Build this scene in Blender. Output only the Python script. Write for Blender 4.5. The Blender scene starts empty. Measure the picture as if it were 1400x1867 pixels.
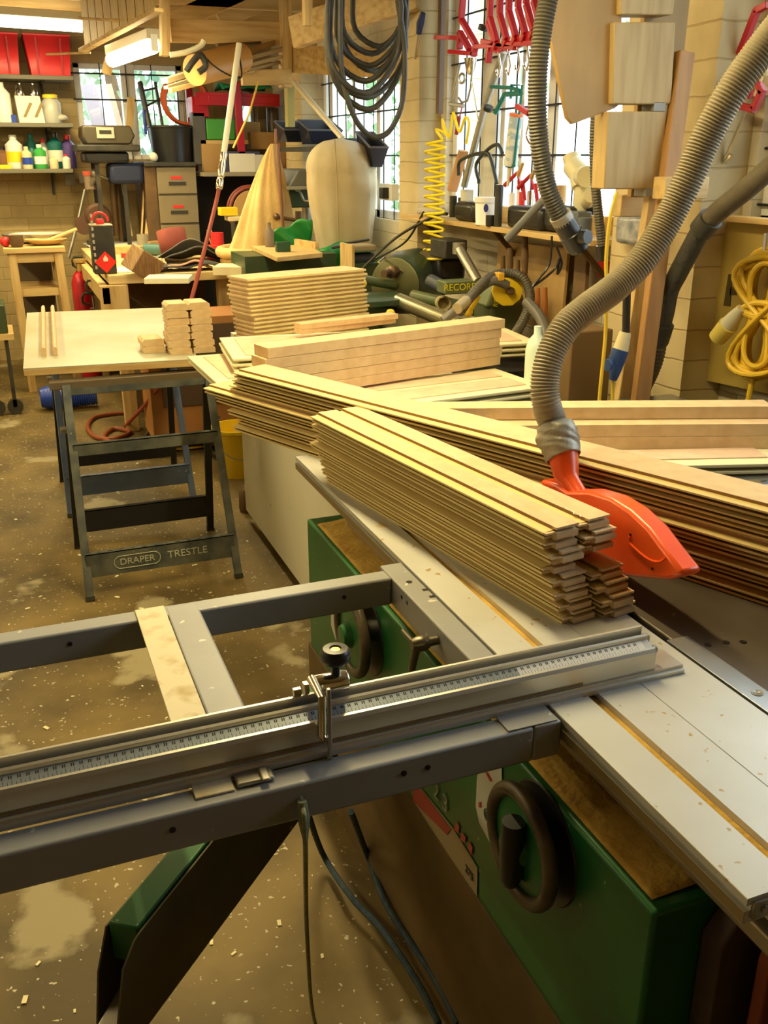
import bpy, bmesh, math, random
from mathutils import Vector, Matrix, Euler
from math import sin, cos, pi, radians, sqrt, atan2
random.seed(7)
S = bpy.context.scene
# ---------------- camera, world, lights, exposure ----------------
CAMH = 1.6; TH = radians(20.8); YAW = radians(21.5); FPX = 1711.0
cd = bpy.data.cameras.new('camera'); cam = bpy.data.objects.new('camera', cd); S.collection.objects.link(cam)
cam.location = (0, 0, CAMH); cam.rotation_euler = (pi/2-TH, 0, -YAW)
cd.sensor_fit = 'VERTICAL'; cd.sensor_height = 36; cd.lens = FPX/1867*36; cd.clip_start = .02; cd.clip_end = 200
S.camera = cam
S.view_settings.view_transform = 'Standard'; S.view_settings.look = 'None'; S.view_settings.gamma = 1
S.view_settings.exposure = 0.3
S.cycles.use_denoising = True
S.cycles.max_bounces = 8; S.cycles.diffuse_bounces = 4; S.cycles.sample_clamp_indirect = 6
S.cycles.caustics_reflective = False; S.cycles.caustics_refractive = False
W = bpy.data.worlds.new('world'); S.world = W; W.use_nodes = True
W.node_tree.nodes['Background'].inputs[0].default_value = (.80, .90, 1.0, 1)
W.node_tree.nodes['Background'].inputs[1].default_value = 5.6
def area(name, loc, rot, sx, sy, power, col, portal=False):
    l = bpy.data.lights.new(name, 'AREA'); l.shape = 'RECTANGLE'; l.size = sx; l.size_y = sy; l.energy = power; l.color = col
    o = bpy.data.objects.new(name, l); S.collection.objects.link(o); o.location = loc; o.rotation_euler = rot
    if portal: l.cycles.is_portal = True
    return o
WARM = (1.0, .79, .36)
FILL_LAMPS = [(-1.7, 2.5, 2.43, 15), (-1.3, 4.8, 2.43, 38), (.75, 2.3, 2.43, 38), (1.0, 4.3, 2.43, 15), (-1.2, 6.7, 2.43, 18)]   # x, y, z, power: unseen lamps added to brighten chosen spots, fittings built below
for i, (y0, y1, z0, z1) in enumerate([(5.85, 7.2, 1.3, 2.5), (3.45, 5.0, 1.3, 2.5), (.2, 2.62, 1.33, 2.5)]):
    area('window_portal', (2.7, (y0+y1)/2, (z0+z1)/2), (0, radians(90), 0), z1-z0+.2, y1-y0+.2, 1, (1,1,1), True)
# ---------------- pixel rays, used only to place things at real depths ----------------
_f = Vector((sin(YAW)*cos(TH), cos(YAW)*cos(TH), -sin(TH))); _r = Vector((cos(YAW), -sin(YAW), 0)); _u = _r.cross(_f)
def ray(px, py): return _f + _r*((px-700)/FPX) - _u*((py-933.5)/FPX)
def PZ(px, py, z): d = ray(px, py); t = (z-CAMH)/d.z; return Vector((d.x*t, d.y*t, z))
def PX(px, py, x): d = ray(px, py); t = x/d.x; return Vector((x, d.y*t, CAMH+d.z*t))
def PY(px, py, y): d = ray(px, py); t = y/d.y; return Vector((d.x*t, y, CAMH+d.z*t))
def RY(x0, y0, x1, y1, Y):
    "picture rectangle -> x0,x1,z0,z1 on the plane y=Y"
    cy = (y0+y1)/2; cx = (x0+x1)/2
    return PY(x0, cy, Y).x, PY(x1, cy, Y).x, PY(cx, y1, Y).z, PY(cx, y0, Y).z
def RX(x0, y0, x1, y1, X):
    "picture rectangle -> y0,y1,z0,z1 on the plane x=X"
    cy = (y0+y1)/2; cx = (x0+x1)/2
    return PX(x1, cy, X).y, PX(x0, cy, X).y, PX(cx, y1, X).z, PX(cx, y0, X).z
# ---------------- materials ----------------
MATS = {}
def mat(name, col, rough=.55, metal=0, col2=None, scale=8, detail=4, mixp=(.35, .65), bump=0, bscale=40, stretch=(1,1,1),
        spots=None, emit=None, brick=None, trans=0, coat=0, alpha=None, wave=None, spots2=None):
    if name in MATS: return MATS[name]
    m = bpy.data.materials.new(name); m.use_nodes = True; nt = m.node_tree; N = nt.nodes; L = nt.links
    b = N['Principled BSDF']
    b.inputs['Roughness'].default_value = rough; b.inputs['Metallic'].default_value = metal
    if trans: b.inputs['Transmission Weight'].default_value = trans
    if coat: b.inputs['Coat Weight'].default_value = coat; b.inputs['Coat Roughness'].default_value = .15
    c4 = lambda c: (c[0], c[1], c[2], 1)
    out = None
    tc = N.new('ShaderNodeTexCoord'); mp = N.new('ShaderNodeMapping'); L.new(tc.outputs['Object'], mp.inputs[0]); mp.inputs['Scale'].default_value = stretch
    def mix(fac, a, bb):
        x = N.new('ShaderNodeMix'); x.data_type = 'RGBA'; L.new(fac, x.inputs[0])
        for i, v in ((6, a), (7, bb)):
            if isinstance(v, tuple): x.inputs[i].default_value = c4(v)
            else: L.new(v, x.inputs[i])
        return x.outputs[2]
    def noise(sc, det, lo, hi, src=None):
        n = N.new('ShaderNodeTexNoise'); n.inputs['Scale'].default_value = sc; n.inputs['Detail'].default_value = det
        L.new((src or mp).outputs[0] if src is None else src, n.inputs['Vector'])
        r = N.new('ShaderNodeMapRange'); r.inputs[1].default_value = lo; r.inputs[2].default_value = hi; L.new(n.outputs[0], r.inputs[0])
        return r.outputs[0]
    out = c4(col)
    hgt = None
    if brick:
        bw, bh, mortar, mcol, ax = brick
        sx = N.new('ShaderNodeSeparateXYZ'); cx = N.new('ShaderNodeCombineXYZ'); g = N.new('ShaderNodeNewGeometry')
        L.new(g.outputs['Position'], sx.inputs[0]); L.new(sx.outputs[ax], cx.inputs[0]); L.new(sx.outputs[2], cx.inputs[1])
        dn = N.new('ShaderNodeTexNoise'); dn.inputs['Scale'].default_value = 7; L.new(g.outputs['Position'], dn.inputs['Vector'])
        va = N.new('ShaderNodeVectorMath'); va.operation = 'SCALE'; va.inputs['Scale'].default_value = .02; L.new(dn.outputs['Color'], va.inputs[0])
        vb = N.new('ShaderNodeVectorMath'); L.new(cx.outputs[0], vb.inputs[0]); L.new(va.outputs[0], vb.inputs[1])
        t = N.new('ShaderNodeTexBrick'); L.new(vb.outputs[0], t.inputs['Vector'])
        t.inputs['Scale'].default_value = 1; t.inputs['Brick Width'].default_value = bw; t.inputs['Row Height'].default_value = bh
        t.inputs['Mortar Size'].default_value = mortar; t.inputs['Mortar Smooth'].default_value = .6
        t.inputs['Color1'].default_value = c4(col); t.inputs['Color2'].default_value = c4(col2 or col); t.inputs['Mortar'].default_value = c4(mcol)
        nn = noise(3.0, 5, .45, .75)
        out = mix(nn, t.outputs[0], tuple(v*.72 for v in (col2 or col)))
        hgt = t.outputs['Fac']
    elif col2:
        out = mix(noise(scale, detail, *mixp), c4(col)[:3], col2)
    for sp in (spots, spots2):
        if sp:
            scol, ssc, thr = sp[:3]
            f = noise(ssc, sp[3] if len(sp) > 3 else 2, thr, thr+.04)
            out = mix(f, out if not isinstance(out, tuple) else out[:3], scol)
    if isinstance(out, tuple): b.inputs['Base Color'].default_value = c4(out)
    else: L.new(out, b.inputs['Base Color'])
    if emit:
        b.inputs['Emission Color'].default_value = c4(emit[0]); b.inputs['Emission Strength'].default_value = emit[1]
    if bump or hgt is not None:
        bp = N.new('ShaderNodeBump'); bp.inputs['Distance'].default_value = .01; bp.inputs['Strength'].default_value = bump or .4
        if hgt is not None:
            bp.invert = True; L.new(hgt, bp.inputs['Height']); bp.inputs['Strength'].default_value = .5
        else:
            n = N.new('ShaderNodeTexNoise'); n.inputs['Scale'].default_value = bscale; n.inputs['Detail'].default_value = 6; L.new(mp.outputs[0], n.inputs['Vector']); L.new(n.outputs[0], bp.inputs['Height'])
        L.new(bp.outputs[0], b.inputs['Normal'])
    MATS[name] = m; return m
def glassmat():
    m = bpy.data.materials.new('window_glass'); m.use_nodes = True; nt = m.node_tree; N = nt.nodes; L = nt.links
    for n in list(N): N.remove(n)
    o = N.new('ShaderNodeOutputMaterial'); x = N.new('ShaderNodeMixShader'); t = N.new('ShaderNodeBsdfTransparent'); g = N.new('ShaderNodeBsdfGlossy')
    g.inputs['Roughness'].default_value = .03; t.inputs[0].default_value = (.95, .98, .97, 1); x.inputs[0].default_value = .07
    L.new(t.outputs[0], x.inputs[1]); L.new(g.outputs[0], x.inputs[2]); L.new(x.outputs[0], o.inputs[0]); return m
GLASS = glassmat()
MDF = mat('mdf', (.70, .52, .29), .7, col2=(.62, .44, .23), scale=30, detail=6, bump=.05, bscale=300)
MDFE = mat('machined_mdf', (.80, .66, .28), .75, col2=(.68, .53, .20), scale=14, stretch=(1, .1, 1))
PANELE = mat('pale_bevel', (.82, .77, .50), .65, col2=(.76, .68, .42), scale=9)
PINK = mat('pinkish_mdf', (.74, .54, .37), .7, col2=(.66, .46, .30), scale=20)
PINE = mat('pine', (.64, .46, .20), .6, col2=(.44, .26, .08), scale=5, detail=6, stretch=(6, .6, 6), mixp=(.42, .7))
PINEV = mat('pine_upright', (.64, .46, .20), .6, col2=(.44, .26, .08), scale=5, detail=6, stretch=(6, 6, .6), mixp=(.42, .7))
PINEX = mat('pine_across', (.64, .46, .20), .6, col2=(.46, .28, .09), scale=5, detail=6, stretch=(.6, 6, 6), mixp=(.42, .7))
PLY = mat('plywood', (.44, .28, .10), .6, col2=(.35, .21, .065), scale=3, detail=5, stretch=(3, 3, .7))
DKWOOD = mat('dark_wood', (.16, .09, .035), .7, col2=(.09, .05, .02), scale=6)
GREYP = mat('grey_paint', (.33, .34, .35), .38, col2=(.29, .29, .29), scale=4, spots=((.62, .60, .52), 38, .70), bump=.03)
ALU = mat('aluminium', (.78, .77, .73), .34, .85, col2=(.62, .60, .56), scale=6, stretch=(1, .2, 1))
ALUX = mat('aluminium_extrusion', (.74, .72, .66), .36, .8, col2=(.60, .58, .52), scale=5, stretch=(.2, 3, 3))
SLIDE = mat('slide_plate', (.70, .71, .70), .33, .3, col2=(.61, .61, .58), scale=5, spots=((.48, .34, .16), 52, .685), spots2=((.62, .5, .3), 9, .72))
IRON = mat('cast_iron', (.085, .065, .045), .42, .4, col2=(.15, .125, .10), scale=5, spots=((.45, .33, .18), 40, .74), bump=.02)
STEELB = mat('blued_steel_plate', (.42, .46, .50), .28, .8, col2=(.28, .28, .27), scale=4, spots=((.55, .43, .25), 14, .68))
GREEN = mat('green_enamel', (.012, .125, .03), .36, col2=(.010, .10, .024), scale=5, spots=((.30, .36, .16), 60, .74), bump=.02)
DUST = mat('sawdust', (.80, .52, .12), .95, col2=(.60, .36, .07), scale=14, bump=.5, bscale=90)
CHROME = mat('chrome', (.85, .84, .80), .12, 1)
STEEL = mat('dull_steel', (.42, .40, .35), .4, .85)
BLACK = mat('black_plastic', (.014, .014, .015), .33)
BLACKM = mat('black_satin', (.02, .02, .019), .55, col2=(.05, .045, .03), scale=9)
RUBBER = mat('black_rubber', (.025, .025, .022), .5, col2=(.06, .055, .04), scale=7)
REDP = mat('red_paint', (.48, .008, .02), .32, col2=(.36, .006, .014), scale=6)
REDPL = mat('red_plastic', (.72, .03, .035), .4)
ORANGE = mat('orange_plastic', (1.0, .135, .02), .3, col2=(.92, .10, .015), scale=3, coat=.2)
WHITE = mat('white_plastic', (.80, .80, .76), .4)
CREAM = mat('cream_laminate', (.76, .74, .60), .45, col2=(.70, .67, .52), scale=3, spots=((.35, .28, .15), 30, .75))
YELLOW = mat('yellow_plastic', (.86, .60, .02), .38)
YPVC = mat('yellow_cable', (.74, .50, .04), .42)
BLUE = mat('blue_plastic', (.02, .06, .42), .35)
BLUED = mat('dark_blue_plastic', (.015, .03, .12), .45)
TAPE = mat('grey_tape', (.36, .34, .29), .42, .2, col2=(.27, .25, .2), scale=16, bump=.5, bscale=30)
HOSEG = mat('grey_brown_hose', (.36, .31, .21), .5, col2=(.29, .25, .17), scale=6)
HOSED = mat('dark_grey_hose', (.065, .058, .045), .45, col2=(.10, .088, .06), scale=5)
CANVAS = mat('calico_cloth', (.58, .50, .34), .9, col2=(.48, .39, .24), scale=4, bump=.6, bscale=9)
CANVASY = mat('yellowed_cloth', (.66, .46, .20), .9, col2=(.50, .32, .12), scale=4, bump=.4, bscale=60)
GRNV = mat('green_vinyl', (.02, .26, .06), .4, bump=.3, bscale=9)
DGREEN = mat('dark_green_machine', (.03, .07, .03), .4, col2=(.06, .075, .04), scale=7)
OLIVE = mat('olive_machine', (.10, .14, .055), .4, col2=(.16, .17, .09), scale=5)
CARD = mat('cardboard', (.44, .27, .11), .85, col2=(.38, .22, .08), scale=4)
PAPER = mat('paper', (.78, .76, .66), .8)
BEIGE = mat('beige_steel', (.25, .205, .125), .45, col2=(.21, .17, .10), scale=4)
BROWN = mat('brown_leather', (.12, .045, .02), .6)
SAND = mat('sanding_belt', (.15, .03, .025), .9, col2=(.22, .05, .035), scale=8)
SANDB = mat('belt_backing', (.52, .34, .15), .85)
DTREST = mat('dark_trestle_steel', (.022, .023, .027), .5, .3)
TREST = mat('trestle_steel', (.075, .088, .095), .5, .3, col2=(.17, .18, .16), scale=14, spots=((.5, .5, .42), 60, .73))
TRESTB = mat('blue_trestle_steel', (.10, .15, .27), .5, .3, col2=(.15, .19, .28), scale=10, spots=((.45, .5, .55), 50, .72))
def cement():
    m = mat('concrete', (.20, .138, .042), .6, col2=(.075, .050, .013), scale=2.3, detail=10, mixp=(.38, .62), bump=.3, bscale=14,
            spots=((.52, .47, .33), 75, .70, 1), spots2=((.30, .255, .15), 2.6, .60, 9))
    return m
CONC = cement()
WALLB = mat('painted_brick_back', (.50, .38, .18), .85, col2=(.42, .31, .14), brick=(.24, .095, .004, (.40, .29, .12), 0), spots=((.30, .15, .04), 1.6, .63, 6))
WALLR = mat('painted_brick_side', (.76, .70, .56), .85, col2=(.70, .62, .45), brick=(.42, .105, .003, (.52, .42, .25), 1))
WALLP = mat('painted_brick_pier', (.66, .55, .32), .85, col2=(.60, .48, .27), brick=(.42, .105, .004, (.46, .34, .16), 0))
FRAME = mat('white_window_paint', (.80, .80, .80), .5)
CEIL = mat('ceiling_board', (.30, .21, .08), .8, col2=(.22, .15, .05), scale=2)
# ---------------- mesh builder ----------------
WL = {}
def wloc(o): return WL.get(o.name, Vector((0, 0, 0)))
class M:
    def __init__(s): s.v = []; s.f = []
    def add(s, vs, fs, mx=None):
        n = len(s.v)
        for v in vs:
            v = Vector(v); s.v.append(mx @ v if mx is not None else v)
        s.f += [tuple(i+n for i in f) for f in fs]; return s
    def box(s, x0, x1, y0, y1, z0, z1, mx=None):
        return s.add([(x0,y0,z0),(x1,y0,z0),(x1,y1,z0),(x0,y1,z0),(x0,y0,z1),(x1,y0,z1),(x1,y1,z1),(x0,y1,z1)],
              [(0,3,2,1),(4,5,6,7),(0,1,5,4),(1,2,6,5),(2,3,7,6),(3,0,4,7)], mx)
    def prism(s, poly, ext, mx=None):
        "closed outline of 3D points swept along ext"
        n = len(poly); e = Vector(ext); P = [Vector(p) for p in poly]
        nn = Vector((0,0,0))
        for i in range(n): nn += P[i].cross(P[(i+1) % n])
        fl = nn.dot(e) > 0
        vs = P + [p+e for p in P]
        a = tuple(range(n)); b = tuple(range(n, 2*n))
        fs = [a[::-1] if fl else a, b if fl else b[::-1]]
        for i in range(n):
            j = (i+1) % n; q = (i, j, j+n, i+n); fs.append(q if fl else q[::-1])
        return s.add(vs, fs, mx)
    def cyl(s, p0, p1, r0, r1=None, n=16, cap=True):
        return s.tube([p0, p1], [r0, r0 if r1 is None else r1], n, cap)
    def tube(s, pts, r, n=8, cap=True, closed=False, flat=1.0):
        P = [Vector(p) for p in pts]; k = len(P)
        R = r if isinstance(r, (list, tuple)) else [r]*k
        up = None; rings = []
        for i in range(k):
            if closed: t = P[(i+1) % k]-P[i-1]
            else: t = P[min(i+1, k-1)]-P[max(i-1, 0)]
            if t.length < 1e-9: t = Vector((0,0,1))
            t.normalize()
            if up is None:
                a = Vector((0,0,1)) if abs(t.z) < .9 else Vector((1,0,0)); up = (a-t*a.dot(t)).normalized()
            else:
                q = up-t*up.dot(t)
                up = q.normalized() if q.length > 1e-6 else up
            sd = t.cross(up)
            rings.append([P[i]+(up*cos(2*pi*j/n)*flat+sd*sin(2*pi*j/n))*R[i] for j in range(n)])
        vs = [v for g in rings for v in g]; fs = []
        for i in range(k if closed else k-1):
            a = i*n; b = ((i+1) % k)*n
            for j in range(n): fs.append((a+j, a+(j+1) % n, b+(j+1) % n, b+j))
        if cap and not closed: fs += [tuple(range(n))[::-1], tuple(range((k-1)*n, k*n))]
        return s.add(vs, fs)
    def lathe(s, prof, c=(0,0,0), axis=(0,0,1), n=24, sx=1, sy=1):
        "profile of (radius, height) turned round axis"
        ax = Vector(axis).normalized(); a = Vector((1,0,0)) if abs(ax.x) < .9 else Vector((0,1,0))
        u = (a-ax*a.dot(ax)).normalized(); w = ax.cross(u); c = Vector(c); k = len(prof)
        vs = [c+ax*h+(u*cos(2*pi*j/n)*sx+w*sin(2*pi*j/n)*sy)*max(r, 1e-5) for r, h in prof for j in range(n)]
        fs = [(i*n+j, i*n+(j+1) % n, (i+1)*n+(j+1) % n, (i+1)*n+j) for i in range(k-1) for j in range(n)]
        fs += [tuple(range(n))[::-1], tuple(range((k-1)*n, k*n))]
        return s.add(vs, fs)
    def ball(s, c, r, n=12, sz=1):
        return s.lathe([(r*sin(pi*i/8), -r*sz*cos(pi*i/8)) for i in range(9)], c, n=n)
    def torus(s, c, R, r, axis=(0,0,1), n=28, m=8, a0=0, a1=2*pi):
        ax = Vector(axis).normalized(); a = Vector((1,0,0)) if abs(ax.x) < .9 else Vector((0,1,0))
        u = (a-ax*a.dot(ax)).normalized(); w = ax.cross(u); c = Vector(c); full = abs(a1-a0-2*pi) < 1e-6
        k = n if full else n+1
        return s.tube([c+u*cos(a0+(a1-a0)*i/n)*R+w*sin(a0+(a1-a0)*i/n)*R for i in range(k)], r, m, closed=full)
    def surf(s, fn, nu, nv, th=0):
        g = [[Vector(fn(i/nu, j/nv)) for j in range(nv+1)] for i in range(nu+1)]
        vs = [p for r in g for p in r]; w = nv+1
        fs = [(i*w+j, (i+1)*w+j, (i+1)*w+j+1, i*w+j+1) for i in range(nu) for j in range(nv)]
        return s.add(vs, fs)
    def build(s, name, m, parent=None, label=None, cat=None, group=None, kind=None, bevel=0, smooth=40, org=None, solid=0):
        vs = s.v
        lo = Vector([min(v[i] for v in vs) for i in range(3)]); hi = Vector([max(v[i] for v in vs) for i in range(3)])
        o0 = Vector(org) if org is not None else Vector(((lo.x+hi.x)/2, (lo.y+hi.y)/2, lo.z))
        me = bpy.data.meshes.new(name); me.from_pydata([tuple(v-o0) for v in vs], [], s.f)
        me.materials.append(m)
        bm = bmesh.new(); bm.from_mesh(me); bmesh.ops.recalc_face_normals(bm, faces=bm.faces); bm.to_mesh(me); bm.free()
        if smooth:
            me.polygons.foreach_set('use_smooth', [True]*len(me.polygons)); me.set_sharp_from_angle(angle=radians(smooth))
        o = bpy.data.objects.new(name, me); S.collection.objects.link(o); WL[o.name] = o0
        if parent is not None: o.parent = parent; o.location = o0-wloc(parent)
        else: o.location = o0
        if solid:
            md = o.modifiers.new('solidify', 'SOLIDIFY'); md.thickness = solid; md.offset = 0
        if bevel:
            md = o.modifiers.new('bevel', 'BEVEL'); md.width = bevel; md.segments = 2; md.limit_method = 'ANGLE'; md.angle_limit = radians(40)
        return tag(o, label, cat, group, kind)
def tag(o, label=None, cat=None, group=None, kind=None):
    if label: o['label'] = label
    if cat: o['category'] = cat
    if group: o['group'] = group
    if kind: o['kind'] = kind
    return o
def T(name, label, cat, loc=(0,0,0), group=None):
    o = bpy.data.objects.new(name, None); o.empty_display_size = .05; S.collection.objects.link(o); o.location = loc; WL[o.name] = Vector(loc)
    return tag(o, label, cat, group)
def kids(o): return [c for c in S.collection.objects if c.parent == o]
def dup(o, loc=None, rz=None, label=None, group=None, parent=None, scale=None):
    c = o.copy(); S.collection.objects.link(c)
    if parent is not None: c.parent = parent
    if loc is not None: c.location = loc
    if rz is not None: c.rotation_euler[2] = rz
    if scale is not None: c.scale = scale
    if label: c['label'] = label
    if group: c['group'] = group
    for ch in kids(o): dup(ch, parent=c)
    return c
def BOX(name, m, x0, x1, y0, y1, z0, z1, parent=None, bevel=.002, **k):
    return M().box(x0, x1, y0, y1, z0, z1).build(name, m, parent, bevel=bevel, **k)
def rotbox(c, ux, hx, hy, z0, z1):
    "box centred at c (x,y), long axis direction ux"
    a = atan2(ux[1], ux[0]); mx = Matrix.Translation((c[0], c[1], 0)) @ Matrix.Rotation(a, 4, 'Z')
    return M().box(-hx, hx, -hy, hy, z0, z1, mx)
def beam(p0, p1, w, h, m_=None, upv=(0,0,1)):
    "rectangular bar from p0 to p1; w across, h along upv"
    p0 = Vector(p0); p1 = Vector(p1); t = (p1-p0).normalized(); u = Vector(upv); u = (u-t*u.dot(t)).normalized(); s_ = t.cross(u)
    q = [s_*(w/2)+u*(h/2), s_*(-w/2)+u*(h/2), s_*(-w/2)-u*(h/2), s_*(w/2)-u*(h/2)]
    return (m_ or M()).prism([p0+a for a in q], p1-p0)
def spline(pts, n=8, closed=False):
    P = [Vector(p) for p in pts]; k = len(P); out = []
    for i in range(k if closed else k-1):
        g = (lambda j: P[j % k]) if closed else (lambda j: P[max(0, min(k-1, j))])
        a, b, c, d = g(i-1), g(i), g(i+1), g(i+2)
        for q in range(n):
            t = q/n; out.append(.5*((2*b)+(c-a)*t+(2*a-5*b+4*c-d)*t*t+(3*b-a-3*c+d)*t**3))
    if not closed: out.append(P[-1])
    return out
def hose(pts, r, pitch=.008, depth=.12, n=16, r1=None):
    "ribbed hose along a spline"
    P = spline(pts, 24); d = [0]
    for i in range(1, len(P)): d.append(d[-1]+(P[i]-P[i-1]).length)
    Ltot = d[-1]; k = int(Ltot/(pitch/4)); out = []; R = []; j = 0
    for i in range(k+1):
        s_ = Ltot*i/k
        while j < len(d)-2 and d[j+1] < s_: j += 1
        t = (s_-d[j])/max(1e-9, d[j+1]-d[j]); out.append(P[j].lerp(P[j+1], min(1, t)))
        rr = r+((r1-r)*i/k if r1 else 0); R.append(rr*(1-depth*(1 if i % 4 in (0,) else (.45 if i % 2 else 0))))
    return M().tube(out, R, n)
def text(s, size, m, loc, rot, parent=None, name='lettering', ext=.0006, font_x=1):
    cu = bpy.data.curves.new('t', 'FONT'); cu.body = s; cu.size = size; cu.extrude = ext; cu.align_x = 'CENTER'; cu.align_y = 'CENTER'
    t = bpy.data.objects.new('t', cu); S.collection.objects.link(t)
    dg = bpy.context.evaluated_depsgraph_get(); me = bpy.data.meshes.new_from_object(t.evaluated_get(dg))
    bpy.data.objects.remove(t)
    o = bpy.data.objects.new(name, me); me.materials.clear(); me.materials.append(m); S.collection.objects.link(o)
    o.rotation_euler = rot; o.scale = (font_x, 1, 1); o.location = Vector(loc)-(wloc(parent) if parent else Vector((0,0,0)))
    if parent: o.parent = parent
    WL[o.name] = Vector(loc)
    return o
ORD = ['topmost','second','third','fourth','fifth','sixth','seventh','eighth','ninth','tenth','eleventh','twelfth','thirteenth','fourteenth','fifteenth','sixteenth','seventeenth','eighteenth','nineteenth','twentieth']
def layer(i, n): return 'lowest' if i == n-1 else ORD[i]+(' down' if i else '')
# ================= the room =================
CZ = 2.62
def struct(name, m_, mb, **k): return mb.build(name, m_, kind='structure', **k)
struct('floor', CONC, M().box(-3.2, 2.7, -2.2, 8.7, -.06, 0), smooth=0)
struct('ceiling', CEIL, M().box(-3.2, 2.7, -2.2, 8.7, CZ, CZ+.05), smooth=0)
struct('wall_left', WALLR, M().box(-3.2, -3.0, -2.2, 8.7, 0, CZ), smooth=0)
struct('wall_rear', WALLB, M().box(-3.0, 2.7, -2.2, -2.0, 0, CZ), smooth=0)
def wall_x(name, m_, x0, x1, y0, y1, holes):
    mb = M(); y = y0
    for h0, h1, z0, z1 in sorted(holes):
        mb.box(x0, x1, y, h0, 0, CZ); mb.box(x0, x1, h0, h1, 0, z0); mb.box(x0, x1, h0, h1, z1, CZ); y = h1
    mb.box(x0, x1, y, y1, 0, CZ); struct(name, m_, mb, smooth=0)
WA = (5.55, 7.15, 1.22, 2.22); WB = (3.33, 4.93, 1.28, 2.5); WC = (.2, 2.56, 1.37, 2.5)
wall_x('wall_right', WALLR, 2.3, 2.52, -2.0, 8.4, [WA, WB, WC])
mb = M(); x = -3.0
bw = [(.70, 1.55, 1.57, 2.28), (1.93, 2.16, 1.7, 2.1)]
for h0, h1, z0, z1 in bw:
    mb.box(x, h0, 8.4, 8.6, 0, CZ); mb.box(h0, h1, 8.4, 8.6, 0, z0); mb.box(h0, h1, 8.4, 8.6, z1, CZ); x = h1
mb.box(x, 2.52, 8.4, 8.6, 0, CZ); struct('wall_back', WALLB, mb, smooth=0)
struct('trim_1', WALLP, M().box(2.17, 2.3, 5.0, 5.27, 0, CZ), label='painted brick pier beside the yellow air hose')
struct('trim_2', WALLP, M().box(2.13, 2.3, 2.60, 3.08, 0, CZ), label='painted brick pier behind the suction hoses')
struct('trim_3', WALLP, M().box(2.17, 2.3, 7.15, 7.6, 0, CZ), label='painted brick pier in the far corner')
BAR = mat('black_iron', (.03, .03, .03), .6, .5)
def window_side(n, y0, y1, z0, z1, mull, bars):
    w = T('window_%d' % n, None, None, (2.37, (y0+y1)/2, z0)); w['kind'] = 'structure'
    fr = M()
    for a, b in ((y0, y0+.05), (y1-.05, y1)): fr.box(2.34, 2.42, a, b, z0, z1)
    fr.box(2.34, 2.42, y0, y1, z0, z0+.05); fr.box(2.34, 2.42, y0, y1, z1-.05, z1)
    for yy, wd in mull: fr.box(2.34, 2.42, yy-wd/2, yy+wd/2, z0, z1)
    fr.build('window_frame', FRAME, w, bevel=.004)
    M().box(2.385, 2.389, y0+.05, y1-.05, z0+.05, z1-.05).build('pane', GLASS, w, smooth=0)
    bm_ = M()
    for zz in bars: bm_.tube([(2.325, y0, zz), (2.325, y1, zz)], .0045, 6)
    k = int((y1-y0)/.17)
    for i in range(1, k): yy = y0+(y1-y0)*i/k; bm_.tube([(2.325, yy, z0), (2.325, yy, z1)], .004, 6)
    bm_.build('window_bars', BAR, w)
zb = [PX(860, y_, 2.325).z for y_ in (283, 204, 112, 24)]
ym = lambda px: PX(px, 200, 2.38).y
window_side(1, *WA, [(ym(612), .09), (ym(655), .05), (ym(700), .06)], [1.6, 1.86, 2.08])
window_side(2, *WB, [(ym(903), .17), (ym(930), .04), (ym(1022), .09), (ym(965), .03)], zb)
window_side(3, *WC, [(2.1, .07), (1.5, .07), (.9, .07), (2.42, .05)], [1.45, zb[0]+.02, zb[1], zb[2], zb[3]])
for n, (x0, x1, z0, z1) in enumerate(bw):
    w = T('window_%d' % (4+n), None, None, ((x0+x1)/2, 8.45, z0)); w['kind'] = 'structure'
    fr = M()
    for a, b in ((x0, x0+.05), (x1-.05, x1)): fr.box(a, b, 8.44, 8.52, z0, z1)
    fr.box(x0, x1, 8.44, 8.52, z0, z0+.04); fr.box(x0, x1, 8.44, 8.52, z1-.04, z1)
    if n == 0: c = PY(237, 200, 8.45).x; fr.box(c-.055, c+.055, 8.42, 8.52, z0, z1)
    fr.build('window_frame', FRAME, w, bevel=.004)
    M().box(x0+.04, x1-.04, 8.48, 8.484, z0+.04, z1-.04).build('pane', GLASS, w, smooth=0)
    bb = M()
    for zz in (PY(200, 182, 8.4).z, PY(200, 135, 8.4).z): bb.tube([(x0-.02, 8.39, zz), (x1, 8.39, zz)], .006, 6)
    for i in range(1, int((x1-x0)/.2)+1): bb.tube([(x0+.2*i, 8.4, z0), (x0+.2*i, 8.4, z1)], .004, 6)
    bb.build('window_bars', BAR, w)
# white reveals round the side windows
0 and struct('trim_4', FRAME, M().box(2.302, 2.36, WB[0]-.01, WB[0]+.0, 1.3, 2.5).box(2.302, 2.36, WB[1], WB[1]+.02, 1.3, 2.5), label='white painted window reveal')
# joists of the roof
for i, y_ in enumerate((8.0, 7.4, 6.8, 6.2, 5.6, 4.4, 3.2, 2.0, .8)):
    BOX('ceiling_joist', PINEX, -3.0, 2.29, y_-.025, y_+.025, 2.50, CZ, kind='structure')
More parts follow.
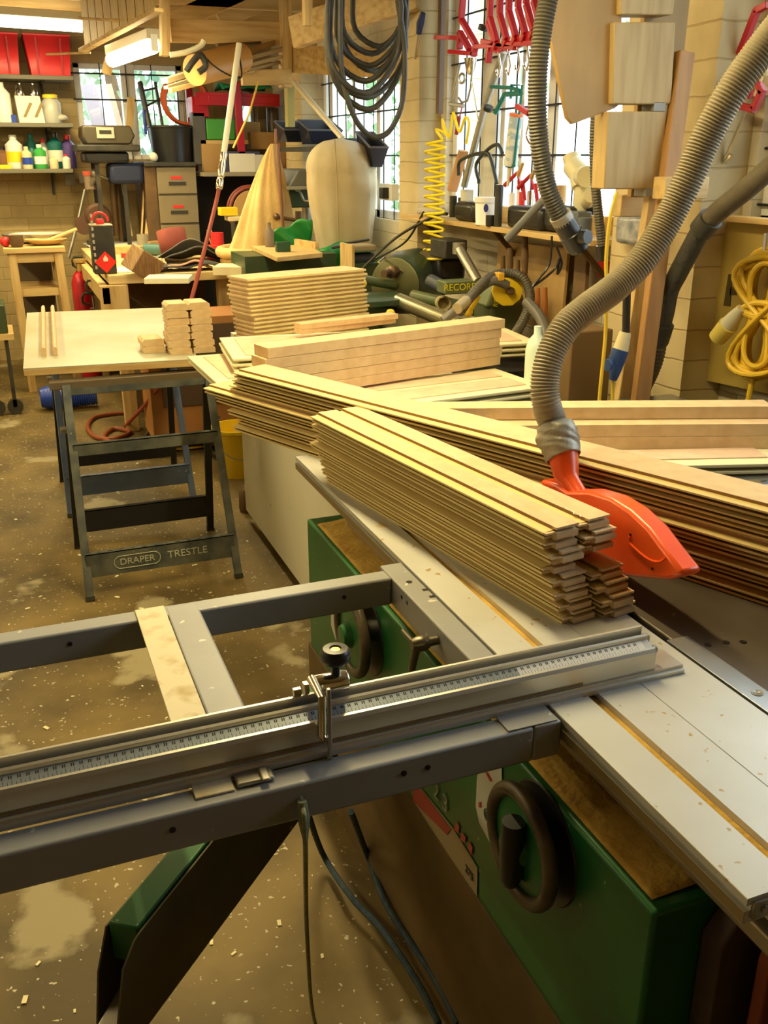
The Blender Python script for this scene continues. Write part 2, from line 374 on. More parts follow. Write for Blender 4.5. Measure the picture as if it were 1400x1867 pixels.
# ================= the saw =================
saw = T('panel_saw', 'green panel saw with cast iron table standing in the foreground', 'saw', (1.1, 1.4, 0))
CX = .623; LZ = .75
cb = M().prism([(CX, 0, .0), (CX, 0, LZ), (.712, 0, LZ), (.712, 0, .80), (1.55, 0, .80), (1.55, 0, 0)], (0, 1.43, 0))
cb = M().box(CX, 1.5, .70, 2.11, .30, LZ).box(.715, 1.5, .72, 2.1, LZ, .80)
cb.build('cabinet', GREEN, saw, bevel=.006)
zpl = PX(800, 1527, CX).z
M().box(CX-.004, 1.5, .78, 2.12, 0, zpl).build('plinth', mat('brown_dusty_paint', (.155, .10, .03), .75, col2=(.09, .055, .018), scale=4), saw, bevel=.004)
# sawdust drift lying on the ledge
M().surf(lambda u, v: (CX+.012+.075*v, .72+u*1.34, LZ+.0015+.006*v*(.6+.4*sin(u*37)*sin(u*13+v*4)) if .02 < v else LZ+.001), 60, 8).build('sawdust', DUST, label='sawdust lying along the green saw ledge', cat='sawdust', kind='stuff', solid=.002)
# handwheels
def handwheel(px, py, R, handle):
    w_ = PX(px, py, CX-.034); yc, zc = w_.y, w_.z
    h = M().lathe([(R*.86, 0), (R*.84, .006), (.03, .012), (.022, .03), (.001, .032)], (CX-.028, yc, zc), (-1, 0, 0), 40).build('handwheel', GREEN, saw)
    mrim = mat('worn_black_rim', (.045, .035, .022), .45, .3, col2=(.16, .12, .07), scale=14)
    M().torus((CX-.034, yc, zc), R*.92, .0115, (1, 0, 0), 44, 12).build('rim', mrim, h)
    M().cyl((CX-.0, yc, zc), (CX-.028, yc, zc), .022, n=20).build('shaft', STEEL, h)
    if handle:
        hq_ = PX(930, 1610, CX-.052); hx, hy, hz = hq_.x, hq_.y, hq_.z
        M().lathe([(.012, 0), (.0165, .012), (.0185, .06), (.0175, .095), (.017, .11)], (hx, hy, hz), (0, 0, 1), 20).build('handle', BLACK, h)
        M().cyl((hx, hy, hz+.008), (CX-.03, yc+.02, zc-.075), .008).build('handle_arm', STEEL, h)
    M().lathe([(R*1.02, 0), (R*1.0, .003), (.001, .003)], (CX-.0005, yc-.006, zc), (-1, 0, 0), 40).build('recess_shade', BLACK, saw)  # black disc paints the dark of a recess behind the wheel
handwheel(949, 1541, .090, True)
handwheel(641, 1156, .092, False)
def decal(name, m_, pts, parent, x=CX, off=.0015):
    P = [PX(a, b, x-off) for a, b in pts]
    return M().prism(P, (-.0008, 0, 0)).build(name, m_, parent, smooth=0)
STK = mat('white_sticker', (.55, .56, .50), .5)
decal('dial_sticker', STK, [(877, 1375), (915, 1380), (916, 1480), (914, 1566), (893, 1535), (874, 1500), (868, 1470), (870, 1420)], saw)
ring = M().torus(PX(888, 1487, CX-.0035), .011, .0009, (1, 0, 0), 24, 6).torus(PX(888, 1487, CX-.0035), .0065, .0009, (1, 0, 0), 20, 6)
ring.build('dial_mark', mat('dark_green_ink', (.03, .12, .06), .6), saw)
decal('red_tick', REDP, [(885, 1407), (889, 1408), (897, 1423), (894, 1425)], saw, off=.003)
decal('red_tick', REDP, [(873, 1462), (877, 1462), (877, 1472), (873, 1472)], saw, off=.003)
decal('dial_sticker', STK, [(604, 1105), (616, 1100), (616, 1140), (625, 1180), (612, 1165), (604, 1140)], saw)
decal('maker_plate', mat('beige_plate', (.34, .27, .16), .5), [(753, 1432), (770, 1440), (825, 1508), (871, 1582), (870, 1634), (753, 1462)], saw)
decal('red_band', mat('red_plate', (.34, .02, .02), .45), [(753, 1434), (770, 1442), (822, 1512), (815, 1522), (753, 1460)], saw, off=.003)
for q in ([(833, 1498), (838, 1508), (836, 1520), (828, 1512)], [(843, 1517), (850, 1528), (848, 1537), (839, 1530)], [(855, 1533), (862, 1545), (860, 1560), (853, 1545)]):
    decal('red_letter', REDP, q, saw, off=.002)
text('2 3', .05, mat('grey_ink', (.30, .33, .28), .5), PX(803, 1455, CX-.003), (pi/2, 0, -pi/2), saw)
text('275', .022, mat('dark_ink', (.03, .03, .03), .5), PX(855, 1592, CX-.004), (pi/2, 0, -pi/2), saw)
# rounded grey end cover and orange bracket at the near end
M().prism([(.70, 0, .0), (.70, 0, .70), (.73, 0, .745), (.80, 0, .745), (.80, 0, 0)], (0, .035, 0), Matrix.Translation((0, .665, 0))).build('end_cover', mat('dark_brown_steel', (.05, .035, .03), .6, col2=(.10, .06, .045), scale=8), saw, bevel=.004)
ob = [(.735, .62, 0), (.735, .62, .68)]+[(.775-.04*cos(a*pi/6), .62, .70+.035*sin(a*pi/6)) for a in range(7)]+[(.815, .62, 0)]
M().prism(ob, (0, .02, 0)).build('orange_bracket', mat('orange_brown_paint', (.30, .06, .015), .55, col2=(.20, .04, .01), scale=8), saw, bevel=.003)
M().cyl((.768, .612, .69), (.768, .622, .69), .013).build('bolt', BLACK, saw)
# iron table and extensions
it = M().box(.925, 1.50, .12, 1.60, .835, .869)
it.build('iron_table', IRON, saw, bevel=.003)
for hx, hy in ((.967, 1.044), (1.0, 1.04), (1.026, 1.031), (.94, 1.0), (1.12, .95), (1.2, 1.2), (1.3, 1.35)):
    M().cyl((hx, hy, .8685), (hx, hy, .8698), .006, n=12).build('table_hole', BLACK, saw)
bl = M().box(.915, .955, .30, 1.08, .864, .8705)
for i in range(9): bl.box(.955, .99, .62+.012*i, .626+.012*i, .869, .8706)
bl.build('blade_insert', mat('brushed_steel_insert', (.52, .53, .52), .3, .8, col2=(.40, .40, .38), scale=7), saw, bevel=.001)
for yy in (.90, .55): M().lathe([(.009, 0), (.009, .0012), (.004, .0012), (.003, .0004)], (.937, yy, .8703), n=16).build('screw', STEEL, saw)
M().box(1.504, 2.02, .12, 1.60, .84, .870).build('extension_plate', STEELB, saw, bevel=.002)
M().box(.925, 1.98, 1.625, 2.46, .84, .870).build('rear_extension_plate', STEELB, saw, bevel=.002)
M().box(.93, 1.98, 1.601, 1.624, .842, .862).build('table_slot', mat('dark_slot', (.03, .03, .03), .5), saw)
for i in range(16):
    for yy in (1.645, 1.585):
        if yy > 1.6 or i > 2: M().box(1.30+.04*i, 1.316+.04*i, yy, yy+.006, .8695, .8706).build('ventilation_slot', BLACK, saw, smooth=0)
M().box(1.0, 1.96, .2, 2.4, .60, .838).build('table_base', mat('dark_green_base', (.02, .06, .025), .5), saw)
M().box(1.2, 1.25, 2.3, 2.35, 0, .6).box(1.9, 1.95, .25, .3, 0, .6).box(1.9, 1.95, 2.3, 2.35, 0, .6).box(1.2, 1.25, .25, .3, 0, .6).build('table_legs', GREEN, saw)
# swing arm (green) below the crosscut frame
arm = T('support_arm', 'green steel swing arm reaching out below the crosscut frame', 'support arm', (.1, 1.15, 0))
a = PZ(197, 1680, .55); b = PZ(250, 1693, .55); c = PZ(297, 1555, .55); d = PZ(385, 1535, .55)
dr = (((c-a).normalized()+(d-b).normalized())/2).normalized(); fa = a+dr*.72; fb = b+dr*.72
dn = Vector((0, 0, -.19))
M().add([a, b, fb, fa, a+Vector((0,0,-.07)), b+Vector((0,0,-.07)), fb+dn*1.1, fa+dn*1.1], [(0,1,2,3),(4,7,6,5),(0,4,5,1),(1,5,6,2),(2,6,7,3),(3,7,4,0)]).build('arm_box', GREEN, arm, bevel=.003)
sk = mat('dark_brown_green', (.06, .05, .02), .6, col2=(.10, .075, .03), scale=7, spots=((.4, .3, .1), 30, .74))
nx = (b-a).normalized()*.003
pn = dr.cross(Vector((0, 0, 1))).normalized()
def PV(px, py): r_ = ray(px, py); o_ = Vector((0, 0, CAMH)); return o_+r_*((b+nx-o_).dot(pn)/r_.dot(pn))
M().prism([b+nx+Vector((0,0,-.004)), fb+nx+Vector((0,0,-.004)), fb+nx+Vector((0,0,-.24)), PV(545, 1492), PV(268, 1867), PV(236, 1910), PV(206, 1910), PV(213, 1867), PV(222, 1768), PV(243, 1714)], nx).build('side_plate', sk, arm)
M().prism([a-nx+Vector((0,0,-.01)), a+dr*.4-nx+Vector((0,0,-.01)), a+dr*.4-nx+Vector((0,0,-.2)), a-dr*.06-nx+Vector((0,0,-.22)), a-dr*.03-nx+Vector((0,0,-.07))], -nx).build('side_plate', sk, arm)
e0 = (a+b)/2+dr*.18+Vector((0,0,-.10)); beam(e0, e0-dr*.50+Vector((0,0,-.13)), .035, .05).build('inner_arm', ALU, arm, bevel=.003)
# ---------------- sliding table ----------------
st = T('sliding_table', 'long pale sliding table with a T-slot and a grey crosscut frame', 'sliding table', (.77, 1.4, .83))
Y0, Y1 = .583, 2.25
pl = [(.639,.836),(.639,.853),(.647,.853),(.647,.860),(.640,.860),(.640,.8694),(.641,.87),(.704,.87),(.704,.858),(.722,.858),(.722,.87),(.7945,.87),(.7945,.8685),(.7962,.8685),(.7962,.87),(.909,.87),(.910,.869),(.910,.842),(.88,.842),(.88,.80),(.70,.80),(.70,.836)]
M().prism([(x, Y0, z) for x, z in pl], (0, Y1-Y0, 0)).build('slide_plate', SLIDE, st, smooth=0)
M().box(.7045, .7215, Y0+.01, Y1, .8575, .860).build('slot_dust', DUST, st, label='sawdust packed in the T-slot')
M().box(.6385, .6392, Y0, Y1, .837, .8525).build('side_strip', mat('bronze_anodised', (.32, .25, .13), .4, .6), st)
M().box(.648, .70, Y0-.004, Y0+.004, .842, .864).box(.72, .90, Y0-.004, Y0, .842, .866).build('end_cap', STEEL, st, bevel=.001)
for sx_ in (.662, .69, .76): M().lathe([(.005, 0), (.005, .003), (.001, .003)], (sx_, Y0-.004, .853), (0, -1, 0), 12).build('bolt', STEEL, st)
M().box(.690, .88, .30, 2.0, .765, .79).build('fixed_rail', mat('dull_rail', (.36, .30, .20), .45, .6), saw, bevel=.003)
# crosscut frame
for nm, (y0, y1) in (('far', (1.468, 1.508)), ('near', (.945, .985))):
    M().box(-.95, .594, y0, y1, .812, .867).build('frame_tube', GREYP, st, bevel=.004)
M().box(.594, .6375, .945, 1.53, .812, .8675).build('side_tube', GREYP, st, bevel=.003)
M().box(.555, .632, .948, .995, .8676, .8695).build('corner_plate', GREYP, st, bevel=.0008)
M().box(.182, .238, .985, 1.50, .815, .8675).build('crossbar', GREYP, st, bevel=.004)
M().box(.132, .181, .96, 1.503, .8674, .8705).build('dusty_strip', mat('dusty_cream_paint', (.68, .60, .40), .6, col2=(.46, .32, .12), scale=20, mixp=(.5, .7)), st, bevel=.001)
for p in ((.10, .944), (.40, .944), (.434, .944), (.02, 1.467), (.50, 1.467)):
    M().cyl((p[0], p[1]-.0004, .845), (p[0], p[1]+.001, .845), .004, n=12).build('drilled_hole', BLACK, st)
M().cyl((.617, 1.44, .8672), (.617, 1.44, .868), .006, n=14).box(.626, .636, 1.395, 1.403, .8672, .868).box(.626, .636, 1.365, 1.373, .8672, .868).build('tube_cutout', BLACK, st)
for y_ in (1.42, 1.395): M().cyl((.5935, y_, .85), (.595, y_, .85), .004, n=10).build('drilled_hole', BLACK, st)
lv = M().cyl((.594, 1.262, .842), (.572, 1.262, .842), .008).lathe([(.011, 0), (.014, .010), (.013, .020), (.009, .030)], (.576, 1.262, .842), (-1, 0, 0), 16)
lv.tube([(.556, 1.262, .842), (.550, 1.262, .812), (.545, 1.265, .775)], [.008, .007, .005], 10).tube([(.552, 1.262, .842), (.546, 1.300, .850)], .0045, 8)
lv.build('clamp_lever', mat('greasy_steel', (.16, .14, .10), .35, .8), st)
M().box(.185, .232, .962, .985, .8676, .874).box(.215, .226, .955, .984, .874, .878).build('clamp_pad', STEEL, st, bevel=.002)
# ---------------- crosscut fence ----------------
fe = T('crosscut_fence', 'long aluminium crosscut fence with a measuring scale lying over the grey frame', 'fence', (.2, 1.0, .868))
FX0 = -.90
prof = [(.993,.8825),(.993,.912),(.9965,.9165),(1.0,.9175),(1.0012,.9150),(1.0165,.9215),(1.0170,.9275),(1.0205,.9295),(1.0235,.9275),(1.0245,.9130),(1.0315,.9130),(1.0320,.9360),(1.0360,.9360),(1.0365,.8825)]
M().prism([(FX0, y, z) for y, z in prof], (.825-FX0, 0, 0)).build('fence_profile', ALUX, fe, smooth=0)
M().prism([(FX0, y, z) for y, z in ((.985,.868),(.985,.876),(.990,.878),(.990,.8825),(1.04,.8825),(1.04,.868))], (.875-FX0, 0, 0)).build('base_rail', ALUX, fe, smooth=0)
M().box(-.88, .70, .9922, .9932, .884, .888).build('grime_line', mat('brown_grime', (.22, .15, .07), .7), fe)
SC = mat('scale_tape', (.36, .42, .50), .3, .5)
sl = Vector((0, .0165-.0012+.0, .0065)); s0 = Vector((0, 1.0018, .9155))
M().prism([(FX0, 1.0016, .9158), (FX0, 1.0158, .9218), (FX0, 1.0156, .9222), (FX0, 1.0014, .9162)], (.81-FX0, 0, 0)).build('scale', SC, fe, smooth=0)
tk = M(); ta = M(); INK = mat('ink', (.02, .02, .03), .6)
for i in range(0, 330):
    x = .80-.005*i; L_ = .0065 if i % 2 == 0 else .004
    tk.add([(x, 1.0015, .9164), (x+.0006, 1.0015, .9164), (x+.0006, 1.0015+L_*.92, .9164+L_*.39), (x, 1.0015+L_*.92, .9164+L_*.39)], [(0,1,2,3)])
    if i % 2 == 0:   # small numeral-like blocks
        x2 = x-.0035
        for dx in (0, .0025):
            tk.add([(x2+dx, 1.0092, .91975), (x2+dx+.0016, 1.0092, .91975), (x2+dx+.0016, 1.0135, .92155), (x2+dx, 1.0135, .92155)], [(0,1,2,3)])
tk.build('scale_marks', INK, fe, smooth=0)
M().add([(.60, 1.0014, .9163), (.812, 1.0014, .9163), (.812, 1.0156, .92235), (.60, 1.0156, .92235)], [(0,1,2,3)]).build('bare_scale_glare', mat('window_glare_white', (.85, .88, .95), .25, .3), fe, smooth=0)  # whitish colour stands in for the window reflected in the scale end
M().box(.825, .832, 1.02, 1.03, .905, .925).cyl((.832, 1.012, .906), (.838, 1.012, .906), .006).build('end_screw', STEEL, fe)
fs = M().lathe([(.0135, 0), (.0145, .002), (.0145, .042), (.0135, .044)], (.312, 1.040, .942), (1, 0, 0), 28).build('flip_stop', CHROME, fe)
kp = []
M().lathe([(.006, 0), (.0065, .016), (.016, .021), (.0205, .027), (.0205, .036), (.0165, .041), (.008, .0415), (.007, .039), (.001, .039)], (.340, 1.038, .953), (0, 0, 1), 32).build('stop_knob', BLACK, fs)
M().lathe([(.0065, 0), (.001, .0003)], (.340, 1.038, .9926), (0, 0, 1), 16).build('knob_insert', mat('brass', (.7, .5, .2), .35, .8), fs)
M().box(.3085, .3135, .9775, .9835, .850, .972).build('stop_blade', STEEL, fs, bevel=.001)
sp = M().tube([(.309, 1.045, .95), (.305, .99, .955), (.303, .99, .90), (.306, .984, .895)], [.007, .0055, .006, .004], 10)
sp.lathe([(.009, 0), (.009, .006), (.001, .006)], (.300, 1.035, .945), (-1, 0, 0), 6).lathe([(.006, 0), (.006, .010), (.001, .01)], (.290, 1.035, .942), (-1, 0, 0), 6)
sp.build('stop_arm', mat('brassy_chrome', (.78, .70, .50), .2, 1), fs)
# ropes
rp = PY(548, 1462, .944); GRP = mat('green_string', (.20, .22, .12), .9, col2=(.30, .30, .18), scale=90)
fl = PZ(575, 1867, .02)
M().tube(spline([rp+Vector((0, .02, .004)), rp+Vector((0, -.006, 0)), rp+Vector((.002, -.008, -.05)), rp.lerp(fl, .5)+Vector((-.004, 0, 0)), fl, fl+Vector((.02, -.12, -.01))], 10), [.0065]*8+[.0045]*8+[.003]*60 if False else .0036, 8).build('string', GRP, label='green string hanging from a hole in the near grey frame tube', cat='string')
M().tube([rp+Vector((0,-.006,.006)), rp+Vector((.001,-.009,-.02)), rp+Vector((.002,-.009,-.05))], [.006, .008, .004], 8).build('string_knot', GRP, label='frayed knot tying the green string to the frame', cat='knot')
ROPE = mat('dark_blue_rope', (.015, .04, .07), .8, col2=(.04, .07, .10), scale=60)
for k_, pts in enumerate(([(560, 1478), (590, 1560), (640, 1635), (700, 1700), (760, 1790), (800, 1867)], [(640, 1480), (670, 1560), (700, 1640), (735, 1700), (790, 1780), (835, 1867)])):
    P = [PZ(a, b, .05 if i else .3) for i, (a, b) in enumerate(pts)]
    M().tube(spline(P, 8), .007, 8).build('rope', ROPE, label=('dark blue rope trailing on the concrete, %s strand' % ('left' if k_ == 0 else 'right')), cat='rope')
# ================= boards on the saw =================
def stile(w, L, t):
    "door stile: grooved left edge, stub tenons at both ends; local x across, y along"
    pr = [(.003, 0, 0), (w, 0, 0), (w, 0, t), (.0205, 0, t), (.0200, 0, t-.0060), (.002, 0, t-.0072), (0, 0, t-.0076), (0, 0, t-.0108), (.018, 0, t-.0108), (.018, 0, .0045), (.003, 0, .0045)]
    mb = M().prism([(x, .011, z) for x, y, z in pr], (0, L-.022, 0))
    mb.box(.020, w-.003, 0, .0112, .0015, t*.55); mb.box(.020, w-.003, L-.0112, L, .0015, t*.55)
    mb.box(.0205, w, .003, .0112, t-.0038, t); mb.box(.001, .0205, .005, .0112, t-.0108, t-.0074)
    return mb
def lay(proto, org, ang, z, dx, dy, jit=0):
    ux = Vector((cos(ang), sin(ang), 0)); uy = Vector((-sin(ang), cos(ang), 0))
    return Vector((org[0], org[1], z))+ux*dx+uy*dy
def stile_thing(w, L, t, label, group):
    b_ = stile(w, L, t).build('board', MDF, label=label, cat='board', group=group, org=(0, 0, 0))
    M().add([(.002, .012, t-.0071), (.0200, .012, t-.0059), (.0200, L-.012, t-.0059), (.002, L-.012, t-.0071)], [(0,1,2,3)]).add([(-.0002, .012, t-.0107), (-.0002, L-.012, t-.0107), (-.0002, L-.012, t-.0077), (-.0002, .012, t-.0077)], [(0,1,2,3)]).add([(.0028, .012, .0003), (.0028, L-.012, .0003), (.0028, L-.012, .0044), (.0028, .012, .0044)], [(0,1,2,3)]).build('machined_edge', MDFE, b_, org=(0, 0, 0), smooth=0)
    M().add([(.0178, .012, .0046), (.0178, L-.012, .0046), (.0178, L-.012, t-.0109), (.0178, .012, t-.0109)], [(0,1,2,3)]).add([(.004, .012, .0047), (.0178, .012, .0047), (.0178, L-.012, .0047), (.004, L-.012, .0047)], [(0,1,2,3)]).add([(.0198, .012, t-.0058), (.0198, L-.012, t-.0058), (.0202, L-.012, t-.0006), (.0202, .012, t-.0006)], [(0,1,2,3)]).build('routed_groove', mat('burnt_shaded_groove', (.30, .16, .06), .85), b_, org=(0, 0, 0), smooth=0)  # routed brown, partly real, with reflected orange and groove shade put into the colour
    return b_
A1 = radians(9.3); t1 = .0205
proto = None
offL = [0, .002, -.012, .0, -.016, -.024, -.03, -.034]      # top to bottom, towards the camera
offR = [0, -.012, -.004, .03, -.028, -.042, -.054, -.056]
for col, offs in ((0, offL), (1, offR)):
    for i in range(8):
        z = .870+(7-i)*t1
        dx = col*.0715+(-.004, -.001, .003, -.006, .004, .004, .011, .015)[i]+(.002*(i % 3) if col else 0)
        dy = offs[i]+random.uniform(-.003, .003)
        lb = '%s board of the %s column in the near short MDF stack' % (layer(i, 8), ('left', 'right')[col])
        P = lay(None, (.765, 1.212), A1, z, dx, dy)
        if proto is None:
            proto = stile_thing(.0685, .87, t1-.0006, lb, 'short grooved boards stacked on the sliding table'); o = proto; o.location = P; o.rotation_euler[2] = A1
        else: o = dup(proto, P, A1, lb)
        o.rotation_euler[2] = A1+random.uniform(-.004, .004)
CHK = mat('chalk', (.80, .74, .58), .9)
def scribble(p0, p1, amp, n, name, lab, parent=None):
    P = [Vector(p0).lerp(Vector(p1), i/n)+(Vector((.3, 1, 0)).normalized())*amp*random.uniform(-1, 1) for i in range(n+1)]
    M().tube(P, .0012, 5, flat=.3).build(name, CHK, parent, label=lab, cat=None if parent else 'chalk mark')
tr_ = [o for o in S.collection.objects if o.name.startswith('board') and o.get('label', '').startswith('topmost board of the right')][0]
WL[tr_.name] = Vector((0, 0, 0))
sc_ = M().tube([(.03+.006*random.uniform(-1, 1), .36+.012*i, t1-.0004) for i in range(22)], .0011, 5, flat=.3)
sc_.tube([(.022+.006*random.uniform(-1, 1), .02+.008*i, t1-.0004) for i in range(8)], .0011, 5, flat=.3)
sc_.build('pencil_scribble', CHK, tr_, org=(0, 0, 0))
# long stack crossing behind
A2 = radians(22.9); t2 = .0219
p2 = None; off2 = [.05, .045, .03, -.02, .0, .035, .05, .045]
offx2 = [0, .002, .012, -.008, .004, -.006, .006, -.004]
for i in range(8):
    lb = '%s of the long grooved MDF boards running behind the orange guard' % layer(i, 8)
    P = lay(None, (1.307, .758), A2, .870+(7-i)*t2, offx2[i], -off2[i]*2+random.uniform(-.02, .02)*0)
    if p2 is None:
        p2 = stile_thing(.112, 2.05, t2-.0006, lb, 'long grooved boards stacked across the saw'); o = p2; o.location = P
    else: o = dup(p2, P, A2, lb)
    o.rotation_euler[2] = A2
# ---------------- orange blade guard ----------------
gd = T('blade_guard', 'orange plastic blade guard taped to the ribbed suction hose', 'blade guard', (.95, 1.2, .9))
gx = .958
out = [(1000, 872), (1030, 880), (1050, 893), (1090, 893), (1130, 905), (1165, 927), (1200, 960), (1230, 1000), (1262, 1040), (1258, 1047), (1235, 1054), (1180, 1050), (1130, 1044), (1105, 1030), (1060, 985), (1010, 920)]
P = [PX(a, b, gx) for a, b in out]
P0 = [p+Vector((-.021, 0, 0)) for p in P]
M().prism(P0, (.042, 0, 0)).build('guard_body', ORANGE, gd, bevel=.007, smooth=50)
sk_ = [PX(a, b, gx-.0215) for a, b in ((1148, 978), (1150, 992), (1180, 1018), (1202, 1024), (1214, 1016))]
M().tube(spline(sk_, 6), .0018, 6).build('moulded_rib', ORANGE, gd)
for q in ((1130, 1030), (1190, 1037), (1150, 975)): p = PX(q[0], q[1], gx-.0205); M().cyl(p, p+Vector((-.0016, 0, 0)), .0028, n=10).build('screw', BLACK, gd)
n0 = PX(1033, 868, gx); n1 = PX(1026, 828, gx); n2 = PX(1010, 778, gx)
ax = (n1-PX(1052, 905, gx)).normalized()
lo_ = PX(1058, 905, gx)
M().tube([lo_, n0.lerp(lo_, .3), n0, n1, n1+ax*.02], [.016, .018, .024, .030, .031], 24).build('hose_spigot', ORANGE, gd)
tp = [n1-ax*.008, n1+ax*.012, n1.lerp(n2, .4), n1.lerp(n2, .7), n2]
tpm = M()
def tape_fn(u, v):
    k_ = u*4; i = min(3, int(k_)); c = tp[i].lerp(tp[i+1], k_-i); r = [.033, .036, .038, .041, .035][i]*(1-(k_-i))+[.036, .038, .041, .035, .035][i]*(k_-i)
    a_ = v*2*pi; e1 = Vector((1, 0, 0)); e2 = ax.cross(e1).normalized(); rr = r*(1+.035*sin(3*a_+u*9)+.03*sin(7*a_+u*25))
    return c+e1*cos(a_)*rr+e2*sin(a_)*rr
tpm.surf(tape_fn, 24, 40); tpm.build('tape_wrap', TAPE, gd, smooth=30, solid=.002)
hp = [n2-ax*.02, n2+ax*.01]+[PY(a, b, y_) for a, b, y_ in ((997, 740, 1.53), (993, 700, 1.54), (1003, 650, 1.55), (1030, 598, 1.56), (1070, 562, 1.57), (1120, 525, 1.58), (1170, 475, 1.58), (1215, 405, 1.58), (1255, 325, 1.57), (1290, 245, 1.56), (1335, 165, 1.54), (1400, 75, 1.52), (1480, -20, 1.5))]
hose(hp, .0285, .0062, .11, 20, r1=.031).build('suction_hose', HOSEG, label='thick grey-brown ribbed suction hose curving up from the orange guard', cat='hose')
# ================= outfeed table and the stacks on it =================
of = T('outfeed_table', 'pale laminate outfeed table standing behind the saw under the board stacks', 'table', (1.4, 3.3, 0))
M().box(.90, 1.46, 2.50, 4.15, .842, .865).build('tabletop', CREAM, of, bevel=.002)
M().box(.905, .925, 2.25, 4.06, .05, .841).build('side_panel', CREAM, of, bevel=.003)
M().box(1.42, 1.44, 2.5, 4.06, .05, .841).build('side_panel', CREAM, of, bevel=.003)
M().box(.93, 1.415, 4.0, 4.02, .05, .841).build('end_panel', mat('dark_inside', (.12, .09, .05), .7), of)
for x, y in ((.93, 3.22), (.93, 3.9), (1.36, 3.3), (1.36, 3.9)): BOX('foot', PINEV, x, x+.06, y, y+.06, 0, .05, of)
# plain thick boards
def plain(L, w, t, m_=MDF): return M().box(0, L, 0, w, 0, t)
def stack_plain(name_lab, n, L, w, t, org, ang, z0, jit, group, m_=MDF, offs=None, fresh=True):
    pr = None
    for i in range(n):
        lb = '%s of %s' % (layer(i, n), name_lab)
        a = ang+random.uniform(-1, 1)*jit*.35
        off = (offs[i] if offs else random.uniform(-1, 1)*jit)
        P = Vector((org[0]+cos(ang)*off, org[1]+sin(ang)*off, z0+(n-1-i)*t))
        if pr is None: pr = plain(L, w, t-.0008).build('board', m_, label=lb, cat='board', group=group, org=(0, 0, 0), bevel=.0008); o = pr; o.location = P
        else: o = dup(pr, P, None, lb)
        o.rotation_euler[2] = a
stack_plain('the thick plain boards stacked behind the grooved boards', 5, .90, .085, .031, (.665, 2.602), radians(13.5), .932, .012, 'thick plain boards on the outfeed table', offs=[.004, -.006, -.012, .003, -.004])
stack_plain('the long plain boards at the rear of the blue steel plate', 4, .94, .07, .0325, (.91, 2.135), radians(-20), .8705, .01, 'plain boards behind the pale panel', offs=[-.004, .0, .02, .012])
stack_plain('the plain boards in front of the long ones by the hose', 3, .80, .048, .0325, (1.065, 2.025), radians(-20), .8705, .01, 'plain boards beside the hose', offs=[0, -.004, .03])
# raised panels: body with pale machined border + pinkish raised field
def panel(L, w, label, group, fields=1):
    b_ = M().box(0, L, 0, w, .006, .013)
    b_.box(.012, L-.012, .012, w-.012, 0, .0065)
    o = b_.build('panel', PANELE, label=label, cat='panel', group=group, org=(0, 0, 0), bevel=.001)
    for k in range(fields):
        y0 = w*k/fields+(.045 if k == 0 else .03); y1 = w*(k+1)/fields-(.045 if k == fields-1 else .0)
        x0 = .05; M().box(x0, L-.05, y0, y1, .013, .0165).build('raised_field', PINK, o, org=(0, 0, 0), bevel=.001)
    return o
def stack_panel(lab, n, L, w, org, ang, z0, group, fields=1, step=.020, jit=.008):
    pr = None
    for i in range(n):
        lb = '%s of %s' % (layer(i, n), lab)
        P = Vector((org[0], org[1], z0+(n-1-i)*step))+Vector((cos(ang), sin(ang), 0))*random.uniform(-jit, jit)
        if pr is None: pr = panel(L, w, lb, group, fields); o = pr; o.location = P
        else: o = dup(pr, P, None, lb)
        o.rotation_euler[2] = ang+random.uniform(-jit, jit)*.4
stack_panel('the pale raised panels poking out left over the trestle', 2, .50, .48, (.612, 3.045), radians(1), .866, 'raised panels at the left edge', step=.0172)
stack_panel('the long raised panels under the tall stack, tips showing both sides', 3, 1.13, .42, (.685, 3.135), radians(-6.1), .901, 'long raised panels under the plain boards', step=.0195)
stack_panel('the pale raised panels in front of the thick plain boards', 3, .68, .30, (.86, 2.447), radians(5.2), .867, 'raised panels in the middle', fields=2, step=.0205)
stack_panel('the raised panels in front of the right-hand plain boards', 2, .62, .17, (1.13, 1.845), radians(-17.5), .8705, 'raised panels on the blue steel plate', step=.018)
# tall stack of thin boards
tp_ = None; n = 17; tt = .0168; at_ = radians(17)
for i in range(n):
    lb = '%s of the thin boards in the tall stack beyond the thick ones' % layer(i, n)
    off = random.uniform(-.006, .006)+(.012 if i in (4,) else 0)*-1+(.02 if i > 8 else 0)
    P = Vector((.875+cos(at_)*off, 3.66, .866+(n-1-i)*tt))
    if tp_ is None:
        mb = M().box(.006, .575, .006, .155, 0, tt*.45).box(0, .58, 0, .16, tt*.45, tt-.0012)
        tp_ = mb.build('thin_board', MDF, label=lb, cat='board', group='thin boards in the tall stack', org=(0, 0, 0)); o = tp_; o.location = P
        M().add([(.0, -.0003, tt*.45), (.58, -.0003, tt*.45), (.58, -.0003, tt-.0012), (0, -.0003, tt-.0012)], [(0,1,2,3)]).build('machined_edge', MDFE, o, org=(0, 0, 0), smooth=0)
    else: o = dup(tp_, P, None, lb)
    o.rotation_euler[2] = at_+random.uniform(-.012, .012)+(.02 if i > 8 else 0)
sb = None
for i in range(2):
    P = Vector((1.0, 3.375, .975+.0195*(1-i)))
    lb = '%s of two short plain boards lying between tall stack and thick boards' % ('upper', 'lower')[i]
    if sb is None: sb = M().box(0, .44, 0, .055, 0, .019).build('board', MDF, label=lb, cat='board', org=(0, 0, 0)); o = sb; o.location = P
    else: o = dup(sb, P, None, lb)
    o.rotation_euler[2] = radians(13+i*2)
